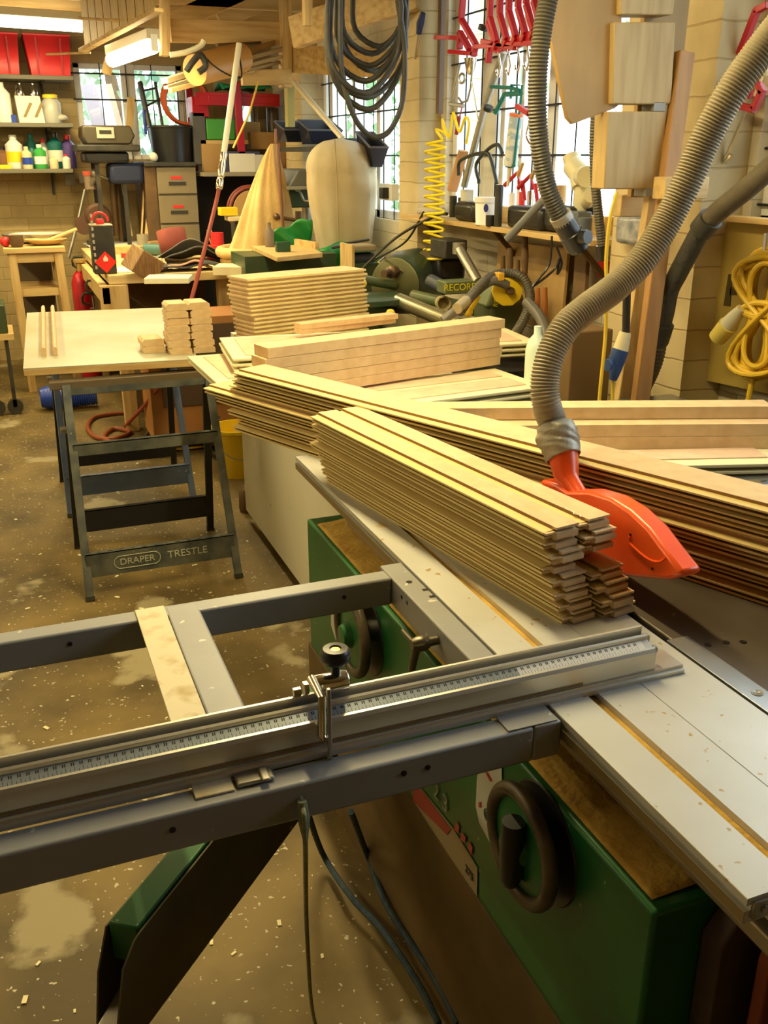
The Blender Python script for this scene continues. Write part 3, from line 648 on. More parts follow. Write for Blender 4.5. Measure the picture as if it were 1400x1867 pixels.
# white bottle standing behind the hose
bt = M().lathe([(.034, 0), (.036, .01), (.036, .15), (.028, .18), (.012, .20), (.012, .225)], (1.56, 2.62, .866), n=20)
bt.build('bottle', mat('milky_plastic', (.62, .76, .68), .35), label='milky green plastic bottle half hidden behind the suction hose', cat='bottle')
# ================= trestle table =================
tz = .85
tbl = T('trestle_tabletop', 'worn pale board laid across two blue-grey trestles', 'tabletop', (.36, 4.4, tz-.035))
cn = [PZ(42, 672, tz), PZ(350, 655, tz), PZ(412, 607, tz), PZ(378, 577, tz), PZ(300, 559, tz), PZ(50, 568, tz)]
cn = [Vector((.017, 3.75, tz)), Vector((.665, 3.69, tz)), Vector((.80, 5.08, tz)), Vector((.078, 5.17, tz))]
M().prism([p+Vector((0, 0, -.030)) for p in cn], (0, 0, .026)).build('board_core', PINEX, tbl, bevel=.002)
M().prism([p+Vector((0, 0, -.0035)) for p in cn], (0, 0, .0035)).build('board_face', mat('worn_pale_board', (.48, .48, .39), .45, col2=(.38, .34, .20), scale=2.2, detail=6), tbl)
def trestle(yf, m_front, m_back, lab, lettering, extra):
    t = T('folding_trestle', lab, 'trestle', (.40, yf+.28, 0), 'folding trestles under the pale board')
    yt = yf+.28; z1 = .80
    xl0, xr0 = .142, .722    # feet
    xl1, xr1 = .16, .70
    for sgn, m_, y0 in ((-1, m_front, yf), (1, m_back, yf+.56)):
        f = lambda s_, z, x: None
        def pt(side, z):
            k_ = z/z1; x = (xl0*(1-k_)+xl1*k_) if side < 0 else (xr0*(1-k_)+xr1*k_); return Vector((x, y0*(1-k_)+(yt+sgn*.018)*k_, z))
        for side in (-1, 1):
            beam(pt(side, .0), pt(side, z1-.015), .030, .022, upv=(0, 1, 0)).build('leg', m_, t, bevel=.002)
            beam(pt(side, 0)+Vector((0,0,0)), pt(side, .015), .034, .026, upv=(0, 1, 0)).build('foot', BLACKM, t)
        for zc, h in ((.128, .095), (.55, .045)) if (sgn < 0 and lettering) else ((.135, .095),):
            a0 = pt(-1, zc); a1 = pt(1, zc)
            M().box(a0.x, a1.x, a0.y-.012, a0.y-.008, zc-h/2, zc+h/2).box(a0.x, a1.x, a0.y-.012, a0.y+.016, zc+h/2-.003, zc+h/2).build('crossbar', m_, t)
            hb = M()
            for i in range(12 if h > .05 else 0):
                xx = a0.x+.05+i*(a1.x-a0.x-.1)/11; wv = .018 if i % 3 == 1 else .006
                hb.box(xx-wv/2, xx+wv/2, a0.y-.002, a0.y+.006, zc+h/2-.0005, zc+h/2+.0008)
            if hb.v: hb.build('slot_row', BLACK, t, smooth=0)
        if sgn < 0: M().box(xl1-.01, xr1+.02, yt-.03, yt-.012, .745, .775).build('upper_rail', m_, t, bevel=.002)
    M().box(xl1-.06, xr1+.05, yt-.03, yt+.03, z1-.03, z1).build('top_bearer', mat('rusty_steel', (.17, .13, .08), .6, .4), t, bevel=.003)
    M().box(xl1-.04, xl1+.012, yt-.03, yt+.02, .60, .615).build('height_bracket', STEEL, t)
    if lettering:
        LT = mat('faded_lettering', (.52, .54, .42), .6)
        ya = yf*(1-.128/z1)+(yt-.018)*.128/z1-.0135
        text('DRAPER', .037, LT, (.335, ya, .128), (pi/2, 0, 0), t)
        text('TRESTLE', .042, LT, (.53, ya, .130), (pi/2, 0, 0), t)
        outl = []
        for a_ in range(24):
            an = 2*pi*a_/24; cx_ = .335+(.062 if cos(an) > 0 else -.062); outl.append((cx_+.026*cos(an), ya, .128+.026*sin(an)))
        M().tube(outl, .0016, 5, closed=True).build('lettering_outline', LT, t)
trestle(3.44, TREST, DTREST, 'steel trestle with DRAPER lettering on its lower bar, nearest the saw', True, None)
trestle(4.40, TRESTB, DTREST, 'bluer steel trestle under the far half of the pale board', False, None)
# two edge moulded strips and the block pile on the tabletop
ms = None
for i, (n0, f0) in enumerate((((76, 650), (76, 568)), ((97, 649), (93, 566)))):
    a = PZ(*n0, tz); b = PZ(*f0, tz); L_ = (b-a).length*.98; ang = atan2((b-a).y, (b-a).x)-pi/2
    lb = ('left', 'right')[i]+' of two narrow moulded strips standing on the pale board'
    if ms is None:
        pr = [(0, 0, 0), (.018, 0, 0), (.018, 0, .030), (.014, 0, .034), (.006, 0, .034), (0, 0, .026)]
        ms = M().prism(pr, (0, L_, 0)).build('moulded_strip', MDF, label=lb, cat='strip', org=(0, 0, 0))
        M().box(.0075, .0125, 0, L_, .0341, .0348).build('groove', PINK, ms, org=(0, 0, 0)); o = ms; o.location = a
    else: o = dup(ms, a, None, lb)
    o.rotation_euler[2] = ang
def block(L_, w, h, label, group=None):
    b_ = M().prism([(0, 0, 0), (L_, 0, 0), (L_, 0, h*.72), (L_-.010, 0, h), (.010, 0, h), (0, 0, h*.66), (0, 0, h*.3), (.003, 0, h*.3), (.003, 0, h*.2), (0, 0, h*.2)], (0, w, 0))
    return b_.build('moulded_block', MDF, label=label, cat='block', group=group, org=(0, 0, 0), bevel=.001, smooth=0)
bp = None
for col, x0 in ((0, .575), (1, .668)):
    for i in range(7):
        lb = '%s of the %s column of moulded MDF blocks on the pale board' % (layer(i, 7), ('left', 'right')[col])
        P = Vector((x0+random.uniform(-.004, .004), 3.80+random.uniform(-.005, .005)+(6-i)*.004, tz+(6-i)*.0285))
        if bp is None: bp = block(.088, .12, .028, lb, 'moulded blocks piled on the pale board'); o = bp; o.location = P
        else: o = dup(bp, P, None, lb)
        o.rotation_euler[2] = random.uniform(-.03, .03)
o = dup(bp, (.478, 3.87, tz+.0285), .02, 'upper of two moulded blocks left of the block pile', 'pair of moulded blocks')
o = dup(bp, (.480, 3.87, tz), -.02, 'lower of two moulded blocks left of the block pile', 'pair of moulded blocks')
# ================= things on the floor under the trestles =================
bc = PZ(100, 735, .06); cl = M()
pts = []; h0 = PZ(78, 748, .0); h1 = PZ(178, 742, .0)
for i in range(30*14):
    a_ = 2*pi*i/14; k_ = i/(30*14); k_ = k_**1.4; q_ = h0.lerp(h1, k_); r_ = .075*(.75+.25*min(1, k_*6)) if k_ < .5 else .07-.02*(k_-.5); pts.append(Vector((q_.x, q_.y+r_*cos(a_), .085+r_*sin(a_))))
M().tube(pts, .0075, 6).build('coiled_air_hose', BLUE, label='blue spiral air hose lying on the concrete left of the trestles', cat='hose')
RHOSE = mat('red_brown_rubber', (.27, .065, .02), .5)
P = [PZ(x, y, .015) for x, y in ((232, 752), (200, 755), (170, 762), (160, 780), (175, 797), (205, 800), (235, 790), (232, 785), (205, 782), (190, 800), (235, 812), (290, 806), (330, 800))]
M().tube(spline(P, 8), .013, 8).build('rubber_hose', RHOSE, label='red-brown rubber hose looped on the concrete behind the trestles', cat='hose')
# drawer unit on castors seen between the trestle legs
dc = T('wheeled_cabinet', 'orange-brown wooden cabinet on castors behind the trestles', 'cabinet', (.9, 5.4, 0))
M().box(.655, 1.25, 5.15, 5.50, .10, .78).build('cabinet_body', mat('orange_wood', (.42, .19, .05), .6, col2=(.34, .14, .035), scale=3), dc, bevel=.003)
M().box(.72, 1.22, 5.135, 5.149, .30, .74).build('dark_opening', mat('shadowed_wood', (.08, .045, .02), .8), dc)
for x, y in ((.69, 5.2), (1.2, 5.2), (.69, 5.45), (1.2, 5.45)):
    M().cyl((x, y-.015, .05), (x, y+.015, .05), .05, n=18).box(x-.015, x+.015, y-.02, y+.02, .06, .10).build('castor', BLACKM, dc)
bk = T('yellow_bucket', 'yellow plastic bucket on the floor right of the trestles', 'bucket', (1.03, 4.75, 0))
M().lathe([(.10, 0), (.10, .01), (.128, .25), (.135, .25), (.135, .265), (.122, .265), (.095, .015), (.001, .015)], (1.03, 4.75, 0), n=28).build('bucket_body', YELLOW, bk)
M().tube([(1.03+.13*cos(a_*pi/12), 4.75-.05-.1*sin(a_*pi/12), .24-.12*sin(a_*pi/12)) for a_ in range(13)], .003, 6).build('handle', STEEL, bk)
P = [PZ(x, y, .02) for x, y in ((365, 800), (380, 822), (420, 845), (458, 838))]
M().tube(spline([PY(400, 760, 4.9)]+P, 6), .006, 6).build('power_cable', BLACKM, label='black cable trailing across the floor by the yellow bucket', cat='cable')
M().tube(spline([PZ(x, y, .02) for x, y in ((330, 790), (300, 800), (270, 812), (320, 818), (380, 812), (430, 800))], 8), .007, 6).build('yellow_cable', YPVC, label='yellow cable lying on the floor in front of the bucket', cat='cable')
M().lathe([(.045, 0), (.05, .02), (.048, .09), (.03, .11)], PZ(455, 930, 0), n=16).build('wooden_bung', DKWOOD, label='dark round wooden block at the foot of the white panel', cat='block')
# ================= back wall: shelves and what stands on them =================
def shelf(y, lab):
    x1 = PY(130, y, 8.2).x; z = PY(60, y, 8.05).z
    s_ = T('wall_shelf', lab, 'shelf', (.2, 8.2, z-.03))
    M().box(-.6, x1, 8.02, 8.39, z-.03, z).build('shelf_board', mat('grey_shelf', (.16, .15, .11), .6), s_, bevel=.003)
    for bx in (-.3, .45):
        beam((bx, 8.38, z-.03), (bx, 8.08, z-.04), .02, .015).build('bracket', BLACKM, s_)
        beam((bx, 8.385, z-.03), (bx, 8.385, z-.2), .02, .008, upv=(0, 1, 0)).build('bracket', BLACKM, s_)
    return z
z1 = shelf(137, 'top grey wall shelf holding the red crates')
z2 = shelf(224, 'middle grey wall shelf holding white jugs')
z3 = shelf(308, 'lowest grey wall shelf crowded with bottles')
def crate(px0, px1, lab):
    x0, x1 = PY(px0, 100, 8.1).x, PY(px1, 100, 8.1).x; h = .27
    c = T('plastic_crate', lab, 'crate', ((x0+x1)/2, 8.2, z1), 'red crates')
    mb = M(); i_ = .03
    mb.add([(x0+i_, 8.06, z1), (x1-i_*.6, 8.06, z1), (x1-i_*.6, 8.36, z1), (x0+i_, 8.36, z1), (x0, 8.03, z1+h), (x1, 8.03, z1+h), (x1, 8.385, z1+h), (x0, 8.385, z1+h)],
           [(0,3,2,1),(0,1,5,4),(1,2,6,5),(2,3,7,6),(3,0,4,7)]).build('crate_body', REDPL, c, solid=.006)
    M().tube([(x0, 8.03, z1+h), (x1, 8.03, z1+h), (x1, 8.385, z1+h), (x0, 8.385, z1+h)], .010, 6, closed=True).build('rim', REDPL, c)
    for k_ in (.25, .78):
        xx = x0+(x1-x0)*k_; beam((xx, 8.045, z1+.01), (xx, 8.022, z1+h-.02), .012, .008, upv=(0, 1, 0)).build('rib', mat('dark_red_plastic', (.42, .012, .02), .45), c)
crate(-60, 35, 'red plastic crate cut by the left picture edge on the top shelf')
crate(46, 128, 'red plastic crate on the top shelf beside the window')
def bottle(px, py0, py1, wpx, m_, lab, Y=8.12, zb=None, cap=None, neck=.35, name='bottle', shoulder=.72, band=None):
    p = PY(px, py1, Y); z = zb if zb is not None else p.z; top = PY(px, py0, Y).z; h = top-z; r = wpx/2*8.25/1745
    x = PY(px, (py0+py1)/2, Y).x
    b_ = M().lathe([(r*.95, 0), (r, h*.03), (r, h*shoulder), (r*neck, h*.88), (r*neck, h)], (x, Y, z), n=18).build(name, m_, label=lab, cat=name.split('_')[-1])
    if cap: M().lathe([(r*neck*1.25, h*.88), (r*neck*1.25, h*1.0), (r*neck, h*1.02)], (x, Y, z), n=14).build('cap', cap, b_)
    if band: M().lathe([(r*1.012, h*.2), (r*1.012, h*.52)], (x, Y, z), n=18).build('paper_label', band, b_)
    return b_
TEAL = mat('teal_plastic', (.02, .22, .22), .4); GRNP = mat('bright_green_plastic', (.05, .38, .08), .4); PURP = mat('purple_plastic', (.08, .05, .22), .4)
CREAMP = mat('cream_plastic', (.70, .62, .38), .45)
bottle(4, 150, 221, 26, WHITE, 'white jug at the left end of the middle shelf', zb=z2, neck=.4, name='jug')
bottle(33, 156, 221, 10, CREAMP, 'thin cream bottle behind the white carton', Y=8.28, zb=z2)
wc = T('bottle_carton', 'white cardboard carrier with slanted openings on the middle shelf', 'carton', (PY(53, 200, 8.12).x, 8.12, z2))
x0, x1 = PY(29, 200, 8.12).x, PY(79, 200, 8.12).x; hh = PY(53, 176, 8.12).z-z2
M().prism([(x0+.012, 8.04, z2), (x1, 8.04, z2), (x1-.02, 8.04, z2+hh), (x0, 8.04, z2+hh)], (0, .16, 0)).build('carton_body', PAPER, wc, bevel=.002)
for k_ in (.22, .62): xx = x0+(x1-x0)*k_; M().prism([(xx, 8.036, z2+hh*.22), (xx+.02, 8.036, z2+hh*.2), (xx+.075, 8.036, z2+hh*.72), (xx+.055, 8.036, z2+hh*.76)], (0, .003, 0)).build('slanted_opening', mat('brown_gap', (.28, .20, .09), .8), wc)
for k_ in (.25, .72): M().lathe([(.03, 0), (.03, .05), (.014, .07), (.014, .09)], (x0+(x1-x0)*k_, 8.12, z2+hh), n=12).build('spray_can', CHROME, label=('left' if k_ < .5 else 'right')+' silver can sticking out of the white carton', cat='can')
BOX('small_box', BLUE, PY(20, 215, 8.1).x, PY(30, 215, 8.1).x, 8.08, 8.14, z2, z2+.055, label='small blue box between white jug and carton', cat='box')
bottle(93, 173, 221, 30, mat('clear_grey_plastic', (.45, .46, .42), .3), 'grey sprayer bottle with a yellow collar on the middle shelf', zb=z2, cap=YELLOW, neck=.62, name='sprayer_bottle')
M().ball(PY(112, 215, 8.1)+Vector((0, 0, 0)), .045, sz=.6).build('plastic_bag', mat('clear_bag', (.5, .48, .42), .35), label='crumpled clear plastic bag at the end of the middle shelf', cat='bag')
for q in ((5, 268, 30, mat('rusty_tin', (.20, .10, .05), .6), 'rusty brown tin at the left end of the lowest shelf', 8.2, BLACK, None),
          (26, 247, 27, WHITE, 'white spray bottle with a blue-yellow label', 8.15, WHITE, YELLOW),
          (49, 268, 16, CREAMP, 'small cream bottle in front of the teal one', 8.06, CREAMP, BLUE),
          (58, 245, 18, TEAL, 'tall teal bottle standing behind the green one', 8.28, TEAL, None),
          (73, 264, 20, GRNP, 'bright green bottle with a white base band', 8.08, WHITE, WHITE),
          (80, 254, 15, WHITE, 'white bottle with a red cap behind the green one', 8.26, REDPL, None),
          (101, 243, 25, mat('dark_teal', (.01, .12, .12), .4), 'dark teal bottle with a pale label', 8.2, BLACK, PAPER),
          (98, 285, 14, CREAMP, 'small pale pot in front of the dark teal bottle', 8.06, None, None),
          (125, 247, 22, PURP, 'dark purple bottle with a red cap at the shelf end', 8.2, REDPL, None),
          (121, 282, 13, PAPER, 'small white pot before the purple bottle', 8.06, REDPL, None)):
    bottle(q[0], q[1], 306, q[2], q[3], q[4], Y=q[5], zb=z3, cap=q[6], band=q[7])
BOX('tool_box', YELLOW, PY(0, 300, 8.05).x-.05, PY(20, 300, 8.05).x, 8.03, 8.12, z3, z3+.03, label='flat yellow box at the left end of the lowest shelf', cat='box')
# rust stains, wall socket
M().box(*[PY(118, 330, 8.38).x, PY(138, 330, 8.38).x], 8.37, 8.398, PY(128, 338, 8.38).z, PY(128, 317, 8.38).z).build('wall_socket', mat('grey_metal_box', (.32, .30, .26), .5), label='grey metal socket box on the brick wall under the shelves', cat='socket', bevel=.004)
M().box(PY(144, 325, 8.38).x, PY(156, 325, 8.38).x, 8.37, 8.398, PY(150, 334, 8.38).z, PY(150, 316, 8.38).z).build('light_switch', WHITE, label='white switch plate right of the metal socket box', cat='switch', bevel=.003)
# barbecue
bb = T('barbecue', 'black lidded barbecue standing below the left back window', 'barbecue', (PY(195, 300, 8.0).x, 7.95, 0))
x0, x1, za, zb_ = RY(145, 230, 240, 264, 7.9)
ol = [(x0+.03, 7.7, za), (x0, 7.7, za+.06), (x0+.01, 7.7, zb_), (x1-.03, 7.7, zb_), (x1, 7.7, za+.06), (x1-.04, 7.7, za)]
M().prism(ol, (0, .34, 0)).build('lid', mat('bronze_black_enamel', (.07, .055, .03), .3), bb, bevel=.012)
a0, a1, c0, c1 = RY(176, 232, 208, 252, 7.69); M().box(a0, a1, 7.688, 7.698, c0, c1).build('lid_label', mat('light_label', (.50, .46, .36), .6), bb)
M().box(a0+.02, a1-.02, 7.685, 7.69, c0+.03, c1-.02).build('lid_window', BLACKM, bb)
a0, a1, c0, c1 = RY(138, 264, 250, 292, 7.8); M().box(a0, a1, 7.62, 8.1, c0+.06, c1).build('side_table', BLACKM, bb, bevel=.01); M().box(a0+.05, a1-.08, 7.66, 8.05, c0-.02, c0+.06).build('fire_box', BLACK, bb, bevel=.02)
for x in (a0+.12, a1-.14): M().box(x, x+.03, 7.72, 7.75, 0, c0).box(x, x+.03, 8.0, 8.03, 0, c0).build('leg', BLACKM, bb)
M().box(a0+.22, a1+.02, 7.68, 7.98, PY(200, 335, 7.8).z, c0-.02).build('gas_cover', mat('navy_fabric', (.012, .02, .06), .7), label='dark navy cloth bundle stuffed under the barbecue', cat='cloth', bevel=.03)
M().tube([PY(205, 330, 7.9), PY(212, 430, 7.9)], .025, 10).tube([PY(213, 330, 7.95), PY(222, 440, 7.95)], .02, 10).build('steel_pipe', mat('rusty_pipe', (.12, .07, .03), .5, .4), label='pair of rusty steel pipes standing under the barbecue', cat='pipe')
# filing cabinet + bin
fx0, fx1 = PY(289, 370, 7.7).x, PY(361, 370, 7.7).x; fz = PY(320, 303, 7.7).z
fc = T('filing_cabinet', 'beige steel filing cabinet carrying the black bin', 'cabinet', ((fx0+fx1)/2, 7.9, 0))
M().box(fx0-.0, fx1, 7.705, 8.25, 0, fz).build('cabinet_body', mat('dark_beige_steel', (.16, .13, .08), .5), fc, bevel=.003)
M().box(fx0-.09, fx1+.0, 7.66, 8.28, fz, fz+.03).build('cabinet_top', BLACKM, fc, bevel=.004)
M().box(fx0-.09, fx0-.004, 7.7, 8.25, .0, fz).build('side_panel', DKWOOD, fc)
dzs = [PY(325, y_, 7.7).z for y_ in (304, 356, 409, 462)]
for i in range(3):
    dr_ = M().box(fx0+.004, fx1-.004, 7.685, 7.704, dzs[i+1]+.012, dzs[i]-.004).build('drawer', BEIGE, fc, bevel=.003)
    xm = (fx0+fx1)/2; zm = (dzs[i]+dzs[i+1])/2
    M().box(xm-.065, xm+.065, 7.680, 7.686, zm-.03, zm-.005).build('drawer_handle', BLACKM, dr_)
    M().box(xm-.045, xm+.035, 7.681, 7.686, zm+.015, zm+.035).build('red_label', REDPL, dr_)
bn = T('black_bin', 'black plastic bin standing on the filing cabinet', 'bin', (PY(313, 260, 7.8).x, 7.9, fz+.03))
bx_, bz0, bz1 = PY(315, 260, 7.85).x, fz+.031, PY(315, 232, 7.85).z
M().lathe([(.15, 0), (.15, .01), (.17, bz1-bz0), (.178, bz1-bz0), (.178, bz1-bz0+.012), (.165, bz1-bz0+.012), (.142, .012), (.001, .012)], (bx_, 7.9, bz0), n=30).build('bin_body', BLACK, bn)
M().torus((bx_, 7.9, bz1), .172, .007, n=30).build('rim', BLACKM, bn)
M().ball((PY(284, 284, 7.6).x, 7.72, fz+.065), .035).build('paper_ball', PAPER, label='small white cup beside the black bin', cat='cup')
# leaning timbers and tools in front of the back window
def bar(p0, p1, w, h, m_, name, lab, cat): return beam(p0, p1, w, h, upv=(0, 1, 0)).build(name, m_, label=lab, cat=cat, bevel=.002)
bar(PY(233, 265, 8.3), PY(239, 178, 8.3), .055, .02, PINEV, 'timber_offcut', 'short pine board upright against the back window mullion', 'timber')
bar(PY(193, 136, 7.9), PY(203, 95, 7.9), .07, .03, PINEV, 'timber_offcut', 'short pine block hanging beside the tilted tube light', 'timber')
cr_ = M().tube([PY(255, 150, 8.2), PY(283, 280, 8.0)], .022, 8).tube([PY(283, 150, 8.25), PY(298, 240, 8.1)], .012, 8).tube([PY(262, 165, 8.2), PY(287, 160, 8.22)], .008, 6).tube([PY(265, 195, 8.15), PY(292, 180, 8.18)], .008, 6)
cr_.build('folded_stand', mat('dark_grey_steel', (.07, .065, .06), .5, .4), label='dark folded metal stand leaning in the back window', cat='stand')
M().tube([PY(262, 200, 8.1), PY(266, 245, 8.1)], .012, 8).build('screwdriver', BLUE, label='thin blue tool hanging beside the leaning metal stand', cat='tool')
for i, (a_, b_, c_, w_) in enumerate((((222, 332), (240, 430), 'left long pine stick leaning under the barbecue', .018), ((263, 330), (258, 430), 'right thin pine stick beside the filing cabinet', .014), ((272, 380), (268, 432), 'short wide pine offcut beside the filing cabinet', .04))):
    bar(PY(*b_, 7.75), PY(*a_, 7.85), w_, .012, PINEV, 'pine_stick', c_, 'stick')
# boards leaning outside the window
for i, (xa, xb, m_, c_) in enumerate(((160, 185, mat('weathered_mauve', (.42, .36, .40), .8), 'mauve'), (176, 196, mat('pale_outdoor', (.75, .77, .85), .7), 'pale blue'), (186, 212, mat('weathered_tan', (.55, .40, .28), .8), 'tan'))):
    bar(Vector((PY(xb+70, 250, 9.4).x, 9.30, -.07)), PY(xa+(4 if i else 0), 155, 9.7), .13, .03, m_, 'outdoor_plank', 'weathered %s plank leaning outside the back window' % c_, 'plank')
# orange air hose coil hanging
oc = M()
for i in range(7): oc.torus(PY(338, 185, 8.0)+Vector((.0, .02*i-.06, .008*(i % 3))), .165+.006*(i % 3), .010, (0, 1, 0), 30, 6)
oc.build('orange_hose_coil', mat('orange_rubber', (.52, .10, .03), .45), label='coil of orange air hose hanging left of the red shelving', cat='hose')
# bench along the back wall with boxes
bz = PY(400, 314, 7.6).z
wb = T('back_bench', 'narrow back bench running under the red shelving into the corner', 'bench', (1.9, 7.9, 0))
M().box(fx1+.03, 2.25, 7.55, 8.38, bz-.03, bz).build('bench_top', mat('grey_bench_top', (.28, .24, .16), .6), wb, bevel=.003)
for x in (fx1+.75, 2.15): M().box(x, x+.07, 7.6, 7.66, 0, bz-.03).build('leg', PINEV, wb)
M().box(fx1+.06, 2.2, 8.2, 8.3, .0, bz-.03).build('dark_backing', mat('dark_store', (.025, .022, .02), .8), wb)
def wbox(px0, py0, px1, py1, Y, dep, m_, name, lab, cat, zb=None, **k):
    a, b, c, d = RY(px0, py0, px1, py1, Y); c = zb if zb is not None else c
    return BOX(name, m_, a, b, Y, Y+dep, c, d, label=lab, cat=cat, **k)
wbox(419, 280, 465, 313, 7.62, .02, PAPER, 'white_card', 'white card standing on the back bench', 'card', zb=bz)
wbox(413, 276, 474, 306, 7.72, .12, mat('blue_lined_box', (.06, .07, .2), .6), 'blue_box', 'blue box behind the white card', 'box', zb=bz)
wbox(465, 282, 492, 310, 7.62, .03, mat('grey_card', (.62, .62, .62), .7), 'grey_folder', 'pale grey folder behind the hanging cloth', 'folder', zb=bz)
wbox(457, 241, 520, 272, 7.9, .25, CARD, 'cardboard_box', 'brown cardboard box right of the red post', 'box')
wbox(370, 262, 408, 303, 7.75, .2, CARD, 'cardboard_box', 'crumpled cardboard box at the left of the back bench', 'box', zb=bz)
wbox(526, 280, 552, 314, 7.7, .2, mat('red_brown_card', (.26, .09, .04), .7), 'brown_box', 'red-brown box at the right of the back bench', 'box', zb=bz)
wbox(502, 270, 530, 308, 7.8, .2, CARD, 'cardboard_box', 'tan box half hidden by the yellow cloth', 'box', zb=bz)
wbox(440, 222, 475, 262, 8.0, .2, mat('cream_tin', (.55, .48, .33), .5), 'cream_tin', 'cream tin right of the red upright post', 'tin')
a, b, c, d = RY(492, 196, 514, 240, 8.0); M().lathe([((b-a)/2, 0), ((b-a)/2, d-c)], ((a+b)/2, 8.1, c), n=18).build('dark_canister', mat('dark_canister', (.12, .09, .06), .35), label='dark round canister on the red shelving', cat='canister')
# red shelving unit
rs = T('red_shelving', 'red metal shelf unit standing on the back bench', 'shelf', (PY(430, 240, 7.8).x, 7.9, bz))
a, b, c, d = RY(380, 170, 510, 193, 7.75)
M().box(a-.0, b, 7.75, 8.25, c+.02, d-.02).build('shelf_plate', REDP, rs, bevel=.003)
M().box(a-.1, b, 7.752, 7.76, c, d).build('shelf_lip', REDP, rs)
p0 = PY(441, 277, 7.74); p1 = PY(431, 150, 7.74); beam(Vector((p0.x, 7.74, bz)), p1, .055, .04, upv=(0, 1, 0)).build('upright', REDP, rs, bevel=.003)
M().box(a-.1, a-.05, 8.1, 8.15, bz, d+.1).build('upright', REDP, rs)
a, b, c, d = RY(374, 217, 426, 255, 7.85); M().box(a, b, 7.8, 8.1, c, d).build('green_crate', mat('green_crate_plastic', (.06, .33, .05), .5), label='bright green plastic crate behind the red post', cat='crate', bevel=.008)
M().box(a-.05, b+.1, 7.8, 8.3, c-.03, c-.003).build('pine_shelf', PINEX, label='pine shelf carrying the bright green crate', cat='shelf')
a, b, c, d = RY(405, 152, 500, 170, 7.8); M().surf(lambda u, v: (a+(b-a)*u, 7.8+.3*v, c+.01+(d-c)*(.5+.5*abs(sin(u*9+v*3)))*(1-(2*v-1)**2*.6)), 24, 8).build('green_tarpaulin', mat('emerald_sheet', (.02, .30, .14), .35), label='folded emerald plastic sheet on top of the red shelving', cat='sheet', solid=.003)
a, b, c, d = RY(350, 176, 380, 200, 7.8); M().box(a, b, 7.8, 8.0, c-.05, d).build('red_tool_box', REDP, label='small red box left of the red shelving', cat='box', bevel=.004)
a, b, c, d = RY(350, 205, 374, 300, 7.85); M().box(a, b, 7.8, 7.9, c, d).build('grey_case', mat('dark_grey_plastic', (.09, .09, .09), .5), label='tall dark grey case right of the black bin', cat='case', bevel=.006)
# ================= small pine stand at the left =================
sd = T('pine_stand', 'small pine stand with a mid shelf against the left back wall', 'stand', (PY(65, 460, 7.3).x, 7.3, 0))
x0, x1 = PY(6, 455, 7.1).x, PY(119, 455, 7.1).x; zt = PY(60, 452, 7.1).z
M().box(x0, x1, 7.1, 7.75, zt-.035, zt).build('stand_top', PINEX, sd, bevel=.003)
M().box(x0+.06, x1-.06, 7.13, 7.16, zt-.10, zt-.036).build('apron', PINEX, sd)
M().box(x0+.05, x1-.05, 7.14, 7.7, PY(70, 532, 7.1).z-.035, PY(70, 525, 7.1).z-.01).build('lower_shelf', PINEX, sd)
for x, s_ in ((x0+.05, .02), (x1-.05, .035)):
    for y in (7.14, 7.68): beam((x+s_, y, 0), (x, y, zt-.036), .055, .045, upv=(0, 1, 0)).build('leg', PINEV, sd, bevel=.002)
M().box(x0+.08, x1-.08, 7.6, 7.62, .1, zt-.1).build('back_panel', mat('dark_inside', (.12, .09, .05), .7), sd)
c = PY(72, 446, 7.2); M().lathe([(.001, 0), (.10, .01), (.145, .04), (.14, .045), (.095, .02), (.001, .015)], (c.x+.05, 7.3, zt), n=26, sy=.7).tube([(c.x+.06, 7.3, zt+.03), (c.x+.27, 7.35, zt+.10)], .012, 8).build('wooden_dish', PINEX, label='shallow wooden dish with a long handle on the pine stand', cat='dish')
M().lathe([(.001, 0), (.20, .01), (.24, .06), (.235, .065), (.19, .02), (.001, .02)], (c.x, 7.5, zt+.005), n=26, sy=.5).build('metal_tray', STEEL, label='dull metal tray at the back of the pine stand', cat='tray')
M().lathe([(.035, 0), (.05, .03), (.045, .08)], (PY(30, 440, 7.2).x, 7.2, zt), n=14).build('wooden_pot', DKWOOD, label='dark brown pot at the left of the pine stand', cat='pot')
M().ball((PY(9, 436, 7.2).x, 7.25, zt+.035), .035).build('red_ball', REDPL, label='small red ball at the left end of the pine stand', cat='ball')
gt = T('wheeled_trolley', 'dark green box on a low wheeled trolley at the left picture edge', 'trolley', (PY(5, 600, 6.6).x, 6.7, 0))
a, b, c, d = RY(-60, 558, 12, 610, 6.5); M().box(a, b, 6.5, 6.8, c, d).build('green_box', DGREEN, gt, bevel=.006)
M().box(a-.02, b+.03, 6.48, 6.85, c-.04, c-.002).build('platform', PINEX, gt)
for x in (b-.02, a+.1): M().cyl((x, 6.5, .05), (x, 6.54, .05), .05, n=16).box(x-.012, x+.012, 6.5, 6.54, .05, max(.1, c-.04)).build('castor', BLACKM, gt)
# red fire extinguisher / gas bottle with clamps
a, b, c, d = RY(133, 490, 165, 600, 7.0)
rg = T('red_cylinder', 'red steel cylinder standing left of the pine workbench', 'cylinder', ((a+b)/2, 7.1, 0))
M().lathe([(.065, 0), (.072, .02), (.072, .76), (.05, .82), (.025, .84)], ((a+b)/2+.02, 7.1, 0), n=22).build('cylinder_body', REDP, rg)
M().lathe([(.025, .84), (.025, .89), (.045, .90), (.045, .92)], ((a+b)/2+.02, 7.1, 0), n=14).build('valve', mat('brass', (.7, .5, .2), .35, .8), rg)
